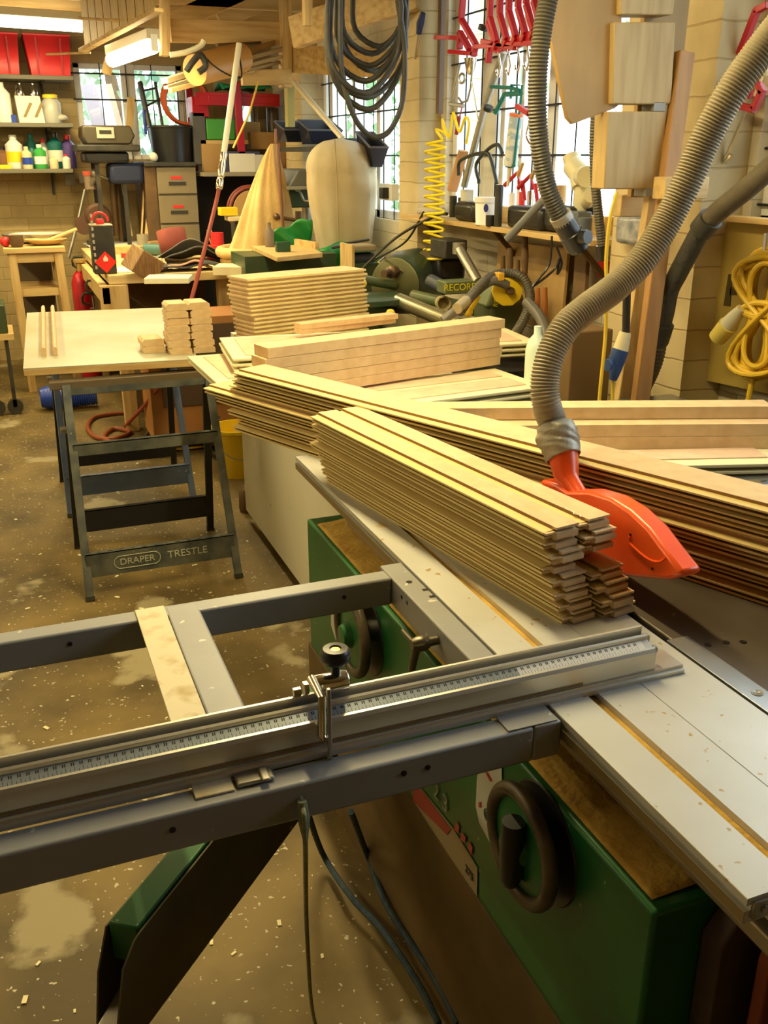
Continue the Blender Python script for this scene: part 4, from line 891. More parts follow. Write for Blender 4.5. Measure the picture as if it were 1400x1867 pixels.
# dark machine with big round guard behind the can
gm = T('bench_grinder', 'brown cast grinder with a jointed arm behind the black can', 'grinder', (PY(175, 400, 7.9).x, 7.9, 0))
M().lathe([(.10, 0), (.10, .05), (.08, .07)], PY(178, 395, 7.85), (0, -1, 0), 24).lathe([(.06, 0), (.07, .05)], PY(152, 410, 7.85), (0, -1, 0), 20).build('wheel_guard', mat('brown_casting', (.10, .05, .03), .5, .3), gm)
pz = PY(170, 440, 7.85).z; px_ = PY(170, 420, 7.85).x; M().box(px_-.05, px_+.08, 7.8, 7.95, 0, pz).build('pedestal', BLACKM, gm)
la = M().tube([PY(125, 470, 7.9), PY(143, 400, 7.95), PY(155, 345, 7.95)], .012, 8).tube([PY(160, 345, 7.9), PY(178, 318, 7.8)], .018, 8).tube([PY(178, 318, 7.8), PY(214, 333, 7.85)], .008, 8)
la.ball(PY(174, 316, 7.8), .035).build('angled_lamp_arm', STEEL, label='jointed metal lamp arm rising beside the socket', cat='lamp')
M().lathe([(.045, 0), (.045, .10)], PY(166, 345, 7.9), n=14).build('jar', mat('smoky_jar', (.30, .22, .16), .3), label='jar with an orange lid behind the lamp arm', cat='jar')
M().lathe([(.05, 0), (.05, .03), (.001, .035)], PY(166, 345, 7.9)+Vector((0, 0, .10)), n=14).build('lid', mat('orange_lid', (.7, .12, .06), .4), [o for o in S.collection.objects if o.name == 'jar'][0])
# ================= pine workbench in the middle distance =================
z0 = .95
wb2 = T('pine_workbench', 'pine workbench littered with sanding belts and papers', 'workbench', (1.1, 7.0, 0))
fl_ = PZ(198, 503, z0); fr_ = Vector((1.62, fl_.y-.1, z0)); bl_ = PZ(150, 440, z0)
BX0, BX1, BY0, BY1 = fl_.x, 1.30, fl_.y, 7.62
M().box(BX0, BX1, BY0, BY1, z0-.05, z0).build('bench_top', mat('pine_light', (.70, .56, .30), .6, col2=(.58, .42, .18), scale=4, stretch=(.6, 6, 6)), wb2, bevel=.003)
for x in (BX0+.02, BX1-.1):
    for y in (BY0+.05, BY1-.14): M().box(x, x+.08, y, y+.08, 0, z0-.05).build('leg', PINEV, wb2, bevel=.002)
M().box(BX0+.1, BX1-.1, BY0+.5, BY0+.52, .0, z0-.06).build('back_boarding', DKWOOD, wb2)
M().box(BX0+.1, BX1-.1, BY0+.06, BY1-.1, .28, .31).build('undershelf', mat('dark_shelf', (.10, .07, .04), .7), wb2)
for i, (a, b) in enumerate(((390, 422), (428, 455))):
    q = PY(a, 600, BY0+.1); r = PY(b, 600, BY0+.1); M().box(q.x, r.x, BY0+.1, BY0+.3, .311, .45).build('storage_box', CARD, label=('left' if i == 0 else 'right')+' cardboard box on the shelf under the workbench', cat='box', bevel=.004)
# black can with red cap
cc = PZ(192, 500, z0); cw = .085
can = T('solvent_can', 'tall black rectangular can with a red cap and a red warning diamond', 'can', (cc.x, cc.y, z0))
tz_ = PY(180, 412, cc.y).z
a0 = PY(162, 500, cc.y).x; a1 = PY(214, 497, cc.y).x
mx = Matrix.Translation((0, 0, 0))
M().box(a0+.035, a1, cc.y, cc.y+.14, z0, tz_).build('can_body', BLACKM, can, bevel=.006)
M().box(a0+.035, a1, cc.y-.001, cc.y+.141, tz_-.002, tz_+.006).build('can_rim', mat('tin_rim', (.45, .38, .25), .35, .7), can, bevel=.003)
xm = (a0+.035+a1)/2
M().lathe([(.022, 0), (.024, .02), (.02, .03)], (xm, cc.y+.07, tz_+.005), n=18).build('cap', REDPL, can)
M().tube([(xm+.045*cos(t_*pi/10), cc.y+.07, tz_+.02+.05*sin(t_*pi/10)) for t_ in range(11)], .007, 8).build('carry_handle', REDPL, can)
dm = PY(193, 478, cc.y); s_ = .062
M().prism([(dm.x-s_, cc.y-.0015, dm.z), (dm.x, cc.y-.0015, dm.z-s_), (dm.x+s_, cc.y-.0015, dm.z), (dm.x, cc.y-.0015, dm.z+s_)], (0, -.001, 0)).build('warning_diamond', mat('warning_red', (.85, .03, .02), .4), can, smooth=0)
M().prism([(dm.x-.012, cc.y-.0028, dm.z+.005), (dm.x+.012, cc.y-.0028, dm.z+.005), (dm.x+.014, cc.y-.0028, dm.z+.02), (dm.x, cc.y-.0028, dm.z+.04), (dm.x-.014, cc.y-.0028, dm.z+.02)], (0, -.001, 0)).build('flame_symbol', WHITE, can, smooth=0)
fm = M()
for i in range(9): zz = z0+.03+i*.036; fm.box(a0+.040, a0+.052, cc.y-.0016, cc.y, zz, zz+.02)
fm.build('side_lettering', mat('dull_white_ink', (.45, .42, .36), .6), can, smooth=0)
# clamps on the bench edge
def cclamp(px, py, Y, lab, sc=1):
    Y = max(BY0-.06, (BX0-.045)/PY(px, py, 1).x); p = PY(px, py, Y); m_ = mat('green_black_iron', (.04, .05, .03), .45, .4)
    t = T('iron_clamp', lab, 'clamp', tuple(p), 'iron clamps on the bench end')
    s = .06*sc
    M().tube([p+Vector((s, 0, s)), p+Vector((-s*.6, 0, s)), p+Vector((-s, 0, .4*s)), p+Vector((-s, 0, -.6*s)), p+Vector((-.4*s, 0, -s)), p+Vector((s*.3, 0, -s))], .014*sc, 8).build('clamp_frame', m_, t)
    M().tube([p+Vector((s*.9, 0, -s*1.9)), p+Vector((s*.9, 0, s*.4))], .008*sc, 8).tube([p+Vector((.2*s, 0, -1.8*s)), p+Vector((1.5*s, 0, -1.8*s))], .005, 6).build('screw', STEEL, t)
cclamp(142, 478, 6.1, 'topmost iron clamp gripping the left end of the workbench', .62)
cclamp(150, 500, 6.1, 'second iron clamp down at the left end of the workbench', .6)
cclamp(168, 522, 5.62, 'third iron clamp down at the left end of the workbench', .62)
cclamp(160, 545, 5.62, 'lowest iron clamp at the left end of the workbench', .62)
M().box(BX0-.06, BX0+.1, BY0-.03, BY0+.02, z0-.33, z0-.052).box(BX0-.05, BX0-.002, BY0-.03, BY1-.3, z0-.16, z0-.06).build('vice_jaw', PINEV, wb2, bevel=.004)
# clutter on the bench
def bz_(px, py): return PZ(px, py, z0)
M().box(-.12, .25, -.05, .25, 0, .004, Matrix.Translation(bz_(240, 495)) @ Matrix.Rotation(.1, 4, 'Z')).build('paper_sheet', PAPER, label='white paper sheet at the left front corner of the workbench', cat='paper')
M().box(-.4, .4, -.25, .25, 0, .004, Matrix.Translation(bz_(255, 445)) @ Matrix.Rotation(.05, 4, 'Z')).build('paper_sheet', PAPER, label='large white paper sheet along the back of the workbench', cat='paper')
def beltring(px, py, r, wd, tilt, lab, m_=SAND):
    p = bz_(px, py); mb = M(); n = 30; mx = Matrix.Translation(p+Vector((0, 0, wd*.52))) @ Matrix.Rotation(tilt[0], 4, 'X') @ Matrix.Rotation(tilt[1], 4, 'Y')
    vs = []; fs = []
    for i in range(n):
        a_ = 2*pi*i/n
        for z in (-wd/2, wd/2): vs.append((r*cos(a_), r*.75*sin(a_), z))
    for i in range(n): j = (i+1) % n; fs.append((2*i, 2*j, 2*j+1, 2*i+1))
    return mb.add(vs, fs, mx).build('sanding_belt', m_, label=lab, cat='sanding belt', solid=.003)
beltring(318, 470, .095, .18, (-.35, -.10), 'red-brown sanding belt standing upright on the workbench')
beltring(335, 462, .06, .09, (.1, .2), 'small red sanding belt ring beside the upright one')
M().box(-.09, .09, -.06, .06, 0, .14, Matrix.Translation(bz_(250, 500)) @ Matrix.Rotation(.6, 4, 'Y') @ Matrix.Rotation(.5, 4, 'Z')).build('wood_block', mat('striped_walnut', (.26, .14, .06), .5, col2=(.42, .26, .11), scale=12, stretch=(8, 1, 1)), label='tilted two-tone wooden block right of the black can', cat='block', bevel=.004)
def sheetfold(px, py, w, d, h, m_, lab, ph=0):
    p = bz_(px, py)
    return M().surf(lambda u, v: (p.x-w/2+w*u+.03*v, p.y-d/2+d*v, z0+.008+h*(1-(2*u-1)**2)*(.55+.35*sin(v*4+ph))+ .01*sin(u*12+ph)), 24, 10).build('sanding_belt', m_, label=lab, cat='sanding belt', solid=.004)
GB = mat('grey_belt', (.20, .20, .19), .8); DB = mat('dark_belt', (.035, .032, .03), .8)
sheetfold(350, 492, .50, .20, .045, DB, 'black sanding belt lying flat at the bench front')
sheetfold(352, 478, .44, .20, .10, DB, 'dark folded sanding belt behind the flat black one', 1)
sheetfold(345, 474, .48, .22, .145, GB, 'grey folded sanding belt on top of the dark ones', 2)
sheetfold(345, 494, .34, .06, .055, mat('salmon_belt', (.48, .24, .16), .8), 'salmon strip of sanding belt at the bench front', .5)
M().box(-.12, .12, -.09, .09, 0, .03, Matrix.Translation(bz_(308, 514)) @ Matrix.Rotation(-.3, 4, 'Z')).build('cork_block', mat('cream_block', (.80, .76, .55), .7), label='flat cream block at the front edge of the workbench', cat='block', bevel=.003)
M().box(-.16, .16, -.07, .07, 0, .05, Matrix.Translation(bz_(220, 462)) @ Matrix.Rotation(-.5, 4, 'Z')).build('timber_offcut', PINEX, label='square pine offcut behind the black can', cat='timber', bevel=.002)
M().cyl(bz_(268, 465)+Vector((0, 0, .04)), bz_(298, 468)+Vector((.02, .03, .04)), .04, n=16).build('teal_tin', mat('green_blue_tin', (.06, .16, .16), .4), label='blue-green tin lying on the workbench', cat='tin')
M().lathe([(.045, 0), (.045, .10)], bz_(262, 452), n=16).build('glass_jar', mat('dull_glass', (.45, .42, .33), .15, trans=.3), label='small glass jar standing behind the blue-green tin', cat='jar')
M().lathe([(.045, 0), (.045, .16)], bz_(398, 468), n=18).build('red_can', REDPL, label='tall bright red cup on the workbench', cat='cup')
M().box(-.035, .035, -.03, .03, 0, .09, Matrix.Translation(bz_(388, 472))).build('red_box', REDPL, label='short red box beside the tall red cup', cat='box', bevel=.003)
for i, (xa, xb) in enumerate(((388, 383), (392, 391))): M().tube([bz_(xa, 466)+Vector((0, 0, .05)), bz_(xb, 466)+Vector((-.01, 0, .17))], .004, 6).build('pencil', PINEV, label=('left' if i == 0 else 'right')+' stick standing in the short red box', cat='stick')
M().cyl(bz_(418, 476)+Vector((0, 0, .04)), bz_(455, 492)+Vector((0, 0, .04)), .037, n=18).build('paper_roll', mat('printed_white_tube', (.75, .72, .58), .4, col2=(.25, .27, .32), scale=12, mixp=(.52, .56)), label='white printed cartridge lying on the workbench', cat='cartridge')
M().lathe([(.055, 0), (.055, .055), (.040, .055), (.040, 0)], bz_(476, 496), n=26).build('masking_tape', mat('masking_tape', (.80, .66, .36), .6), label='roll of cream masking tape at the right of the workbench', cat='tape')
M().box(-.10, .12, -.10, .10, 0, .045, Matrix.Translation(bz_(425, 498)) @ Matrix.Rotation(-.4, 4, 'Z')).build('plywood_scrap', PANELE, label='pale board scrap under the white cartridge', cat='board')
M().tube(spline([bz_(350, 455), bz_(365, 462), bz_(380, 458), bz_(372, 470)], 6), .008, 6).build('cable_scrap', BLACKM, label='short dark cable lying by the red cup', cat='cable')
# ================= red/white pole =================
pt0 = PY(345, 555, 4.9); pt1 = PY(390, 385, 5.3); pt2 = PY(399, 345, 5.35); pt3 = PY(436, 80, 5.6)
po = T('suspended_pipe', 'thin vertical air pipe, white above and red-brown rubber below', 'pipe', tuple(pt0))
M().tube(spline([PZ(232, 785, .02)+Vector((0, .1, 0)), PY(300, 690, 5.0), PY(345, 560, 4.95), pt1, pt2], 8), .011, 8).build('rubber_tail', mat('red_rubber', (.30, .05, .025), .5), po)
M().tube([pt2, pt3], .016, 10).build('white_pipe', mat('white_pipe', (.72, .66, .50), .45), po)
M().lathe([(.014, 0), (.02, .01), (.02, .05), (.014, .06), (.02, .07), (.02, .13), (.015, .16), (.02, .17), (.02, .2)], pt2, (pt3-pt2).normalized(), 12).build('pipe_coupling', mat('brassy_chrome', (.78, .70, .50), .2, 1), po)
M().tube([PY(425, 270, 6.2), PY(455, 205, 6.2), PY(470, 150, 6.2)], .006, 6).build('yellow_cable', YPVC, label='thin yellow cord hanging in front of the red post', cat='cord')
# ================= dust bags and extractor =================
eb = T('dust_extractor', 'dust extractor with a big pale calico bag on a green drum', 'extractor', (PY(630, 450, 5.9).x, 5.9, 0))
bc0 = PY(636, 465, 5.9); 
def bagfn(u, v):
    a_ = 2*pi*v; z = bc0.z-.02+(PY(630, 252, 5.9).z-bc0.z+.02)*u
    rt = [.17, .175, .185, .195, .205, .215, .222, .226, .222, .205, .168, .02]; k_ = u*11; i_ = min(10, int(k_)); k_ -= i_; r = rt[i_]*(1-k_)+rt[i_+1]*k_
    r = r if u < .74 else .224*sqrt(max(0, 1-((u-.74)/.26)**2.2))+.001
    cx = bc0.x-.035*u-.02; rr = r*(1+.035*sin(a_*5+u*3)+.02*sin(a_*11))
    return (cx+rr*cos(a_), 5.9+rr*.8*sin(a_), z)
M().surf(bagfn, 40, 60).build('calico_bag', CANVAS, eb, smooth=60)
sp_ = PY(615, 252, 5.75); M().tube(spline([PY(610, 255, 5.68), PY(614, 330, 5.66), PY(618, 460, 5.68)], 8), .004, 6).build('bag_seam', mat('seam_thread', (.42, .32, .16), .9), eb)
a, b, c, d = RY(590, 445, 705, 530, 5.8)
M().lathe([(.21, 0), (.22, .02), (.22, bc0.z-.03), (.18, bc0.z)], (bc0.x-.03, 5.9, 0), n=30).build('green_drum', GRNV, eb)
M().surf(lambda u, v: (PY(585, 480, 5.5).x+(PY(690, 470, 5.5).x-PY(585, 480, 5.5).x)*u, 5.62-.05*sin(u*9)+.02*sin(v*7), PY(650, 500, 5.5).z+(PY(640, 445, 5.5).z-PY(650, 500, 5.5).z)*v*(.75+.25*sin(u*3.2))), 24, 12).build('green_vinyl_bag', GRNV, eb, solid=.01)
M().tube([PY(900-55-220, 445, 5.4), PY(672, 437, 5.5)], .008, 6).tube([PY(628, 448, 5.4), PY(585+20, 452, 5.45)], .008, 6).build('strap', BLACKM, eb)
M().tube([PY(536, 150, 6.3), PY(624, 252, 5.9)], .018, 10).build('hanging_pipe', mat('white_pipe', (.72, .66, .50), .45), label='slanting white pipe running down to the calico bag', cat='pipe')
# yellowed hanging bag
yb = T('yellow_cloth_bag', 'yellowed dust bag hanging empty over a round drum', 'dust bag', (PY(470, 450, 6.2).x, 6.2, 0))
c0 = PY(468, 455, 6.2); c1 = PY(497, 262, 6.2)
def clothfn(u, v):
    z = c0.z+(c1.z-c0.z)*u; w0 = .205*(1-u)**.8+.012; cx = c0.x+(c1.x-c0.x)*(u**.8)+.03*(1-u); a_ = 2*pi*v
    rr = w0*(1+.07*sin(a_*6+u*5)+.04*sin(a_*13+u*9)); return (cx+rr*cos(a_), 6.2+rr*.6*sin(a_), z+.02*sin(a_*3)*(1-u))
M().surf(clothfn, 40, 72).build('cloth', CANVASY, yb, smooth=60)
M().torus((c0.x+.02, 6.2, c0.z-.01), .255, .035, n=36, m=10).build('bag_hem', CANVASY, yb)
M().lathe([(.28, 0), (.28, .03), (.27, .05)], (c0.x+.04, 6.2, c0.z-.09), n=30).build('wooden_ring', PINEX, yb)
M().lathe([(.27, 0), (.27, c0.z-.1)], (c0.x+.06, 6.2, .0), n=30).build('green_drum', DGREEN, yb)
M().tube([PY(502, 235, 6.1), PY(503, 262, 6.1)], .008, 8).tube([PY(506, 262, 6.0), PY(517, 440, 6.0)], .012, 8).build('support_rod', mat('red_brown_rod', (.22, .10, .06), .5), yb)
# drill press
dp = T('drill_press', 'grey bench drill press standing between the two dust bags', 'drill press', (PY(548, 400, 6.4).x, 6.4, 0))
a, b, c, d = RY(516, 308, 570, 340, 6.3)
M().prism([(a-.01, 6.15, c), (b, 6.15, c), (b, 6.15, d), (a+.06, 6.15, d)], (0, .45, 0)).build('belt_cover', mat('grey_casting', (.12, .125, .12), .4), dp, bevel=.012)
M().box(a-.02, b, 6.13, 6.62, c-.015, c+.006).build('cover_rim', mat('grey_rim', (.28, .28, .25), .4), dp, bevel=.003)
a, b, c, d = RY(524, 340, 570, 378, 6.35); M().box(a, b, 6.3, 6.55, c, d).build('head_casting', DGREEN, dp, bevel=.01)
q = PY(540, 445, 6.45); M().cyl((q.x+.1, 6.5, .2), (q.x+.1, 6.5, d), .035, n=16).build('column', STEEL, dp)
M().cyl(PY(544, 385, 6.3), PY(544, 405, 6.3), .022, n=14).cyl(PY(544, 405, 6.3), PY(545, 430, 6.3), .008, n=8).build('chuck', mat('brown_steel', (.16, .10, .06), .4, .6), dp)
M().tube(spline([PY(543, 345, 6.2), PY(548, 352, 6.2), PY(556, 366, 6.2), PY(574, 363, 6.15)], 5), .008, 8).ball(PY(542, 344, 6.2), .02).build('feed_handle', STEEL, dp)
M().tube([PY(505, 395, 6.1), PY(540, 402, 6.1)], .012, 8).ball(PY(504, 395, 6.1), .022).build('side_handle', mat('brown_steel', (.16, .10, .06), .4, .6), dp)
# small bench board in front of it with tools
zz = PY(520, 460, 5.3).z
sh = T('wooden_jig_board', 'flat pine board with a small fence under the drill press', 'board', (PY(520, 455, 5.4).x, 5.4, zz))
mx = [PZ(505, 469, zz), PZ(588, 461, zz), PZ(560, 446, zz), PZ(458, 448, zz)]
M().prism([p+Vector((0, 0, -.025)) for p in mx], (0, 0, .025)).build('board', PINEX, sh, bevel=.002)
beam(PZ(540, 448, zz)+Vector((0, 0, .02)), PZ(578, 455, zz)+Vector((0, 0, .02)), .025, .04).build('board_fence', PINEX, sh)
M().box(-.25, .3, -.15, .2, 0, zz-.026, Matrix.Translation((PZ(540, 462, zz).x, 5.55, 0))).build('support_box', DGREEN, sh)
M().lathe([(.028, 0), (.028, .09), (.012, .11), (.012, .14)], PZ(492, 450, zz), n=16).build('oil_can', mat('brown_bottle', (.20, .15, .11), .4), label='small brown bottle on the pine board under the drill press', cat='bottle')
M().box(-.04, .04, -.02, .02, 0, .055, Matrix.Translation(PZ(516, 459, zz))).build('small_tin', mat('green_tin', (.02, .07, .04), .4), label='small dark green tin on the pine board', cat='tin', bevel=.003)
gv = lambda u, v: (PY(500, 430, 5.75).x+(PY(572, 430, 5.75).x-PY(500, 430, 5.75).x)*u, 5.8+.03*sin(u*8+v*4), zz-.02+(PY(540, 398, 5.75).z-zz+.02)*v*(.55+.45*u+.08*sin(u*11)))
M().surf(gv, 20, 10).build('green_cover', GRNV, label='crumpled green vinyl cover behind the pine board', cat='cover', solid=.012)
# disc sander behind the yellow bag
ds = T('disc_sander', 'disc sander with a red rimmed wheel left of the yellow cloth bag', 'sander', (PY(440, 380, 6.9).x, 6.9, 0))
dcn = PY(460, 384, 6.9); M().lathe([(.14, 0), (.14, .02), (.001, .025)], dcn, (0, -1, 0), 36).build('wooden_disc', CARD, ds)
M().torus(dcn+Vector((0, .02, 0)), .155, .012, (0, 1, 0), 40, 8).torus(dcn+Vector((0, .06, 0)), .165, .010, (0, 1, 0), 40, 8).build('red_rim', mat('dull_red', (.20, .04, .03), .5), ds)
a, b, c, d = RY(400, 383, 470, 402, 6.75); M().box(a+.05, b, 6.68, 6.82, c, c+.03).build('sander_table', CREAMP, ds, bevel=.003)
M().box(a, a+.12, 6.7, 6.8, c+.035, d+.02).build('yellow_bracket', YELLOW, ds, bevel=.004)
M().box(a+.12, a+.34, 6.75, 6.95, .0, c).build('sander_base', mat('dark_grey_green', (.05, .05, .035), .5), ds, bevel=.01)
# ================= lathe and machines under the side windows =================
lt = T('wood_lathe', 'dark green lathe headstock with a round plate and long steel bed tubes', 'lathe', (1.75, 4.0, 0))
c = PY(722, 520, 4.45); c2_ = PY(775, 510, 4.75)
axl = Vector((.75, .66, 0)).normalized()
M().lathe([(.135, 0), (.145, .02), (.15, .05), (.16, .12), (.16, .26), (.12, .32)], c, axl, 32).build('headstock', mat('blackish_green', (.035, .06, .035), .35, col2=(.09, .10, .08), scale=5), lt)
M().lathe([(.135, -.012), (.13, -.016), (.001, -.016)], c, axl, 32).build('face_plate', mat('brass_green', (.12, .12, .05), .4, .4), lt)
M().lathe([(.03, 0), (.03, .05), (.018, .06), (.018, .12)], c-axl*.015+Vector((0, 0, .07)), -axl, 16).build('spindle', mat('brown_steel', (.16, .10, .06), .4, .6), lt)
M().tube([c-axl*.02, PY(640, 505, 4.3)], .022, 12).build('tool_rest_bar', OLIVE, lt)
zz2 = PY(700, 547, 4.1).z
M().prism([PZ(655, 552, zz2), PZ(740, 545, zz2), PZ(722, 530, zz2), PZ(668, 533, zz2)], (0, 0, -.03)).build('tool_tray', DGREEN, lt, bevel=.004)
M().prism([PZ(640, 560, zz2-.05), PZ(720, 560, zz2-.05), PZ(720, 545, zz2-.05), PZ(650, 545, zz2-.05)], (0, 0, -.08)).build('saddle', DGREEN, lt, bevel=.006)
t0 = PY(728, 548, 4.15); t1_ = PY(812, 583, 3.75); M().tube([t0, t1_, t1_+(t1_-t0)*.3], .035, 16).build('bed_tube', mat('greenish_steel', (.34, .32, .20), .3, .7), lt)
M().tube([t0+Vector((.12, .12, 0)), t1_+Vector((.25, .2, .0))], .03, 16).build('bed_tube', OLIVE, lt)
q0 = PY(838, 455, 4.1); q1 = PY(872, 515, 3.85); M().tube([q0, q1], .024, 14).cyl(q0+Vector((0, .01, -.02)), q0+Vector((0, .01, .03)), .03, n=12).build('column_tube', STEEL, lt)
a, b, c_, d = RY(812, 438, 852, 472, 4.2); M().box(a, b, 4.2, 4.38, c_, d).build('motor_box', BLACKM, lt, bevel=.006)
a, b, c_, d = RY(800, 470, 850, 512, 4.35); M().box(a, b, 4.35, 4.6, c_, d).build('motor_housing', BLACK, lt, bevel=.02)
M().lathe([(.10, 0), (.10, .10), (.08, .12)], PY(785, 490, 4.45), axl, 24).build('motor', mat('brown_motor', (.13, .10, .05), .5), lt)
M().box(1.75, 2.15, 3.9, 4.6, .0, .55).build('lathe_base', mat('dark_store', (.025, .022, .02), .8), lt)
M().lathe([(.034, 0), (.034, .05), (.027, .05), (.027, .0)], PY(806, 552, 3.95), Vector((-.3, -1, .1)), 22).build('cardboard_tube', mat('pale_pvc', (.50, .42, .22), .5), label='short open pale tube end lying by the lathe bed', cat='tube')
M().tube([PY(784, 512, 4.1), PY(812, 526, 4.0)], .032, 14).build('grey_tube', mat('dark_blue_grey_tube', (.06, .07, .09), .45), label='dark grey tube end beside the green lettered bar', cat='tube')
# green lettered housing + yellow knobs (combination machine)
rs_ = T('radial_arm_saw', 'olive green machine with a yellow round knob and yellow lettering', 'machine', (2.0, 3.7, .6))
a, b, c_, d = RY(813, 513, 868, 536, 3.85); M().box(a, b, 3.85, 3.95, c_, d).build('lettered_bar', OLIVE, rs_, bevel=.005)
text('RECORD', .042, mat('yellow_ink', (.75, .65, .02), .5), PY(840, 524, 3.846), (pi/2, 0, 0), rs_)
a, b, c_, d = RY(895, 513, 925, 560, 3.6); M().prism([(a+.02, 3.6, d), (b+.03, 3.6, d), (b+.08, 3.6, c_), (a-.02, 3.6, c_)], (0, .14, 0)).build('saw_head', OLIVE, rs_, bevel=.012)
text('RECORD', .03, mat('yellow_ink', (.75, .65, .02), .5), PY(908, 534, 3.594), (pi/2, -pi/2+.15, 0), rs_)
a, b, c_, d = RY(905, 540, 965, 600, 3.62); M().box(a, b, 3.66, 3.85, c_-.1, d).build('saw_body', OLIVE, rs_, bevel=.02)
k = PY(935, 532, 3.5)
M().lathe([(.055, 0), (.066, .012), (.066, .028), (.05, .034), (.001, .034)], k+Vector((0, .06, 0)), (-.25, -1, .1), 10).build('yellow_knob', YELLOW, rs_)
M().lathe([(.018, 0), (.016, .035), (.012, .04)], k+Vector((0, .03, 0)), (-.25, -1, .1), 14).build('knob_shaft', mat('brown_steel', (.16, .10, .06), .4, .6), rs_)
ly0 = PY(873, 540, 3.5); ly1 = PY(853, 568, 3.5); M().tube([ly0, ly1], [.009, .016], 10).ball(ly1, .022).build('yellow_lever', YELLOW, rs_)
for q in ((660, 517), (712, 572)): M().ball(PY(q[0], q[1], 4.0), .022).build('small_yellow_knob', YELLOW, rs_)
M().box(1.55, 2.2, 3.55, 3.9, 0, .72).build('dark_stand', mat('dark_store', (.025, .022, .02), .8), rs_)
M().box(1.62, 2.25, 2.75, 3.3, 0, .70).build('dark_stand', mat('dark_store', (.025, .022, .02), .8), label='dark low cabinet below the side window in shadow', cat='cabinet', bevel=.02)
hose([PY(838, 570, 3.4), PY(855, 545, 3.45), PY(885, 512, 3.5), PY(915, 499, 3.55), PY(948, 503, 3.5), PY(965, 530, 3.45), PY(962, 565, 3.4), PY(945, 600, 3.35), PY(930, 620, 3.3)], .021, .012, .12, 12).build('flexible_duct', HOSED, label='grey ribbed hose arching over the olive green machine', cat='hose')
M().tube(spline([PY(808, 585, 3.4), PY(835, 562, 3.4), PY(855, 545, 3.45), PY(880, 522, 3.5), PY(900, 512, 3.5), PY(925, 520, 3.5)], 6), .019, 12).build('grey_hose', mat('grey_smooth_hose', (.12, .115, .10), .4), label='smooth dark grey hose lying along the ribbed one', cat='hose')
M().tube([PY(833, 563, 3.37), PY(850, 548, 3.42)], .022, 12).build('hose_cuff', mat('cuff_beige', (.38, .33, .20), .5), label='beige cuff at the lower bend of the dark hose', cat='cuff')
M().box(PY(905, 500, 3.5).x, PY(912, 500, 3.5).x+.01, 3.48, 3.56, PY(908, 511, 3.5).z, PY(908, 497, 3.5).z).build('yellow_clip', mat('orange_yellow', (.7, .4, .03), .5), label='orange-yellow clip on top of the arching hose', cat='clip', bevel=.003)
M().tube(spline([PY(960, 550, 3.3), PY(985, 580, 3.2), PY(998, 620, 3.1), PY(995, 660, 3.0)], 6), .022, 12).build('grey_hose', mat('grey_smooth_hose', (.12, .115, .10), .4), label='grey hose dropping behind the tips of the pale panels', cat='hose')

# ================= more small clutter =================
t = T('electric_motor', 'dusty motor with a pale top and dark blue body beside the green vinyl', 'motor', tuple(PY(665, 460, 5.0)))
a, b, c_, d = RY(648, 448, 690, 484, 5.0)
M().cyl((a, 5.1, (c_+d)/2-.03), (b, 5.1, (c_+d)/2-.03), (d-c_)*.38, n=22).build('motor_body', mat('dark_blue_motor', (.035, .04, .06), .5), t)
M().box(a, b, 5.03, 5.17, d-.035, d).build('dusty_top', mat('dusty_beige', (.30, .24, .14), .8), t, bevel=.008)
M().box(a-.02, a-.005, 5.0, 5.2, c_-.02, d+.005).build('end_plate', PINEV, t)
M().box(a, b, 5.0, 5.2, .0, c_+.01).build('motor_stand', DGREEN, t)
for i, (px, py, w_, h_, m_, nm, lab) in enumerate(((228, 470, .05, .03, REDPL, 'red_marker', 'red scrap left of the tilted wooden block'), (280, 452, .09, .05, CARD, 'small_carton', 'small carton at the back of the workbench'),
    (300, 448, .05, .07, BLUE, 'blue_tin', 'small blue tin at the back of the workbench'), (345, 445, .12, .03, PINEX, 'timber_offcut', 'flat pine offcut behind the sanding belts'),
    )):
    M().box(-w_/2, w_/2, -w_/3, w_/3, 0, h_, Matrix.Translation(bz_(px, py)) @ Matrix.Rotation(.4*i, 4, 'Z')).build(nm, m_, label=lab, cat=nm.split('_')[-1], bevel=.003)
cs = M(); rnd = random.Random(5)
for i in range(120):
    p = bz_(283+rnd.uniform(-16, 20), 488+rnd.uniform(-8, 5)); cs.box(-.012, .012, -.006, .006, 0, .004, Matrix.Translation(p+Vector((0, 0, rnd.uniform(0, .03)))) @ Euler((rnd.random()*3, rnd.random()*3, rnd.random()*3)).to_matrix().to_4x4())
cs.build('wood_shavings', PANELE, label='small heap of pale wood shavings beside the tilted block', cat='shavings', kind='stuff')
# stains and crumbs on the floor near the saw
fc_ = M()
for i in range(260):
    x_, y_ = rnd.uniform(-.9, .85), rnd.uniform(1.0, 5.5)
    fc_.box(-.006, .006, -.003, .003, 0, .002, Matrix.Translation((x_, y_, .0005)) @ Matrix.Rotation(rnd.random()*3, 4, 'Z') @ Matrix.Scale(rnd.uniform(.4, 1.8), 4))
fc_.build('floor_chips', PANELE, label='pale wood chips scattered over the concrete floor', cat='wood chips', kind='stuff', smooth=0)
for i, (px, py) in enumerate(((650, 540), (618, 520), (700, 470))):
    pass
M().tube([PY(735, 497, 4.4), PY(700, 470, 4.5), PY(690, 478, 4.4)], .006, 6).build('chrome_rod', CHROME, label='thin chrome rod resting on top of the lathe headstock', cat='rod')
M().box(*RY(745, 463, 772, 470, 4.5)[:2], 4.5, 4.62, PY(758, 472, 4.5).z, PY(758, 466, 4.5).z).build('paper_scrap', PAPER, label='white scrap lying on top of the lathe headstock', cat='scrap')
